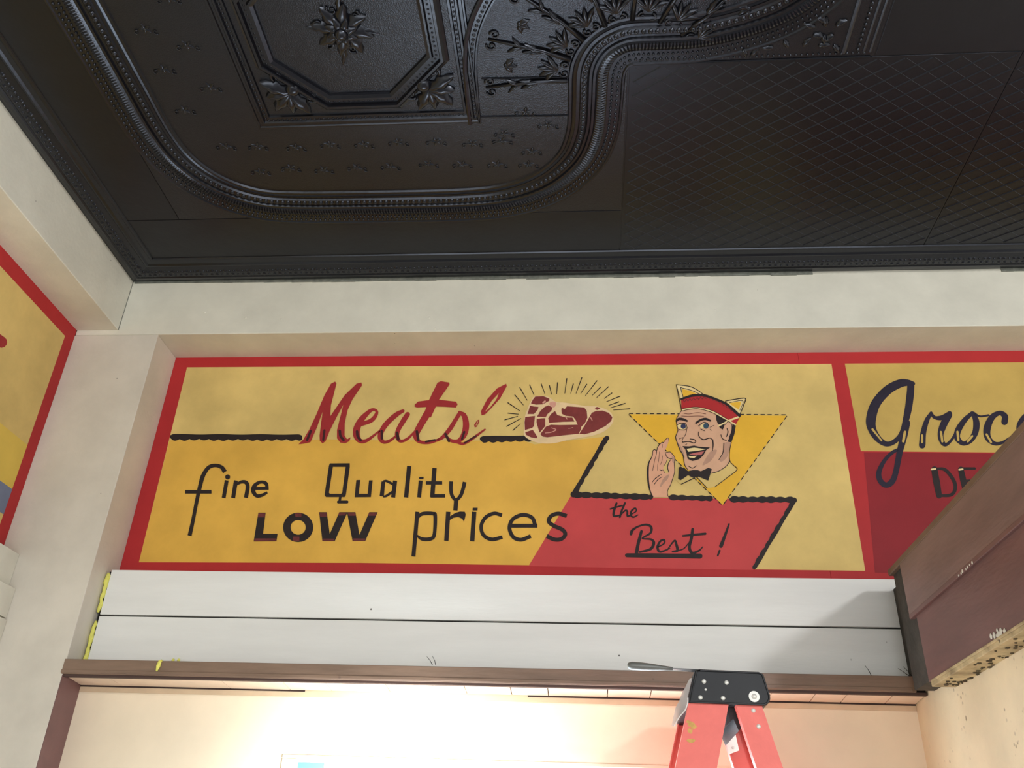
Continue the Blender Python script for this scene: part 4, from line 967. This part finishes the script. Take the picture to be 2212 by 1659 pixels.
# ================================================================== LOW ON THE BACK WALL
zr = at(1300, 1650, 1, DW).z
WX0, WX1, WZ0 = at(644, 1647, 1, DW).x - 0.005, at(1562, 1652, 1, DW).x, -2.95
wpm = cream
daym = bpy.data.materials.new('daylight_glass'); daym.use_nodes = True
dn = daym.node_tree.nodes['Principled BSDF']; dn.inputs['Base Color'].default_value = (0.05, 0.06, 0.07, 1); dn.inputs['Roughness'].default_value = 0.08
dn.inputs['Emission Color'].default_value = (0.80, 0.91, 1.0, 1); dn.inputs['Emission Strength'].default_value = 11.0
win = MB().box(WX0 - 0.05, WX1 + 0.05, DW - 0.006, DW + 0.004, zr - 0.010, zr, 0.001).box(WX0 - 0.05, WX0, DW - 0.006, DW + 0.004, WZ0, zr - 0.012, 0.002).box(WX1, WX1 + 0.05, DW - 0.006, DW + 0.004, WZ0, zr - 0.012, 0.002).build('window_1', wpm)
tag(win, kind='structure')
MB().box(WX0 - 0.08, WX1 + 0.08, DW - 0.05, DW + 0.004, WZ0 - 0.04, WZ0, 0.004).build('window_sill', wpm, win)
wm = (WX0 + WX1) / 2
MB().box(wm - 0.02, wm + 0.02, DW - 0.006, DW + 0.004, WZ0, zr - 0.010, 0.001).build('mullion', wpm, win)
for xa, xb in ((WX0, wm - 0.02), (wm + 0.02, WX1)):
    MB().box(xa, xb, DW - 0.004, DW + 0.002, WZ0, zr - 0.012).build('pane', daym, win)
bp_ = at(644, 1646, 1, DW - .008)
bl = MB().box(bp_.x, bp_.x + 0.09, DW - 0.0085, DW - 0.0065, bp_.z - 0.30, bp_.z, 0.0004).build('pane_corner_blue', mat('pale_blue_pane_tint', rgb(104, 152, 168), 0.5, 0.1, 5))  # plate added for the bluish daylight in this corner of the glass
tag(bl, 'pale blue plate added for the bluish daylight in the top corner of the bright window', 'window glass')

# ================================================================== LAMPS
lampm = mat('lamp_yellow_metal', rgb(205, 160, 40), 0.4); lampk = mat('lamp_black_metal', rgb(40, 40, 42), 0.5)
glow = bpy.data.materials.new('lamp_glow'); glow.use_nodes = True
gnt = glow.node_tree; gb = gnt.nodes['Principled BSDF']; gb.inputs['Emission Color'].default_value = (0.93, 0.97, 1.0, 1); gb.inputs['Emission Strength'].default_value = 12.0
wl_ = empty('added_glow_lamp', (GLOW_POS.x, GLOW_POS.y - 0.06, -H)); tag(wl_, 'unseen lamp on a tripod, added to make the cream wall glow', 'work light')
d = (GLOW_AIM - GLOW_POS).normalized(); hp = GLOW_POS - d * 0.05
MB().tube([hp - d * 0.10, hp - d * 0.06, hp, hp + d * 0.03], [0.03, 0.06, 0.085, 0.09], 16, True).build('added_lamp_head', lampm, wl_)
MB().tube([hp + d * 0.0305, hp + d * 0.033], 0.078, 16).build('added_lamp_lens', glow, wl_)
foot = Vector((GLOW_POS.x, GLOW_POS.y - 0.06, -H))
MB().tube([foot + Vector((0, 0, .30)), hp - d * 0.07], 0.014, 8).build('added_lamp_pole', lampk, wl_)
for k in range(3):
    an = k * 2.094 + .5
    MB().tube([foot + Vector((0, 0, .55)), foot + Vector((math.cos(an) * .34, math.sin(an) * .34, 0.012))], 0.011, 8).build('added_lamp_leg', lampk, wl_)
sl_ = bpy.data.lights.new('added_glow_beam', 'SPOT'); sl_.energy = GLOW_POWER; sl_.color = (0.86, 0.95, 1.0); sl_.spot_size = math.radians(174); sl_.spot_blend = 1.0; sl_.shadow_soft_size = 0.06
so = bpy.data.objects.new('added_glow_beam', sl_); COL.objects.link(so)
so.location = GLOW_POS + d * 0.005 + Vector((0, 0, H)); so.rotation_euler = d.to_track_quat('-Z', 'Y').to_euler()
so.parent = wl_; so.matrix_parent_inverse = Matrix.Translation(-wl_.location)
# globe pendant of the main shop room (behind the camera)
px_, py_, pz_ = PENDANT_POS
pe = empty('pendant_lamp', (px_, py_, 0.0)); tag(pe, 'white glass globe pendant lamp hanging from the black ceiling', 'lamp')
gm = bpy.data.materials.new('globe_glow'); gm.use_nodes = True
g2 = gm.node_tree.nodes['Principled BSDF']; g2.inputs['Emission Color'].default_value = (0.98, 0.98, 1.0, 1); g2.inputs['Emission Strength'].default_value = PENDANT_STRENGTH
bm = bmesh.new(); bmesh.ops.create_uvsphere(bm, u_segments=20, v_segments=12, radius=0.14)
bm.verts.index_update()
obj('globe', [(v.co.x + px_, v.co.y + py_, v.co.z + pz_) for v in bm.verts], [[v.index for v in f.verts] for f in bm.faces], gm, pe, True); bm.free()
MB().tube([(px_, py_, pz_ + .14), (px_, py_, -0.03)], 0.01, 8).build('rod', lampk, pe)
MB().tube([(px_, py_, -0.03), (px_, py_, -0.0035)], [0.03, 0.055], 16).build('canopy', lampk, pe)
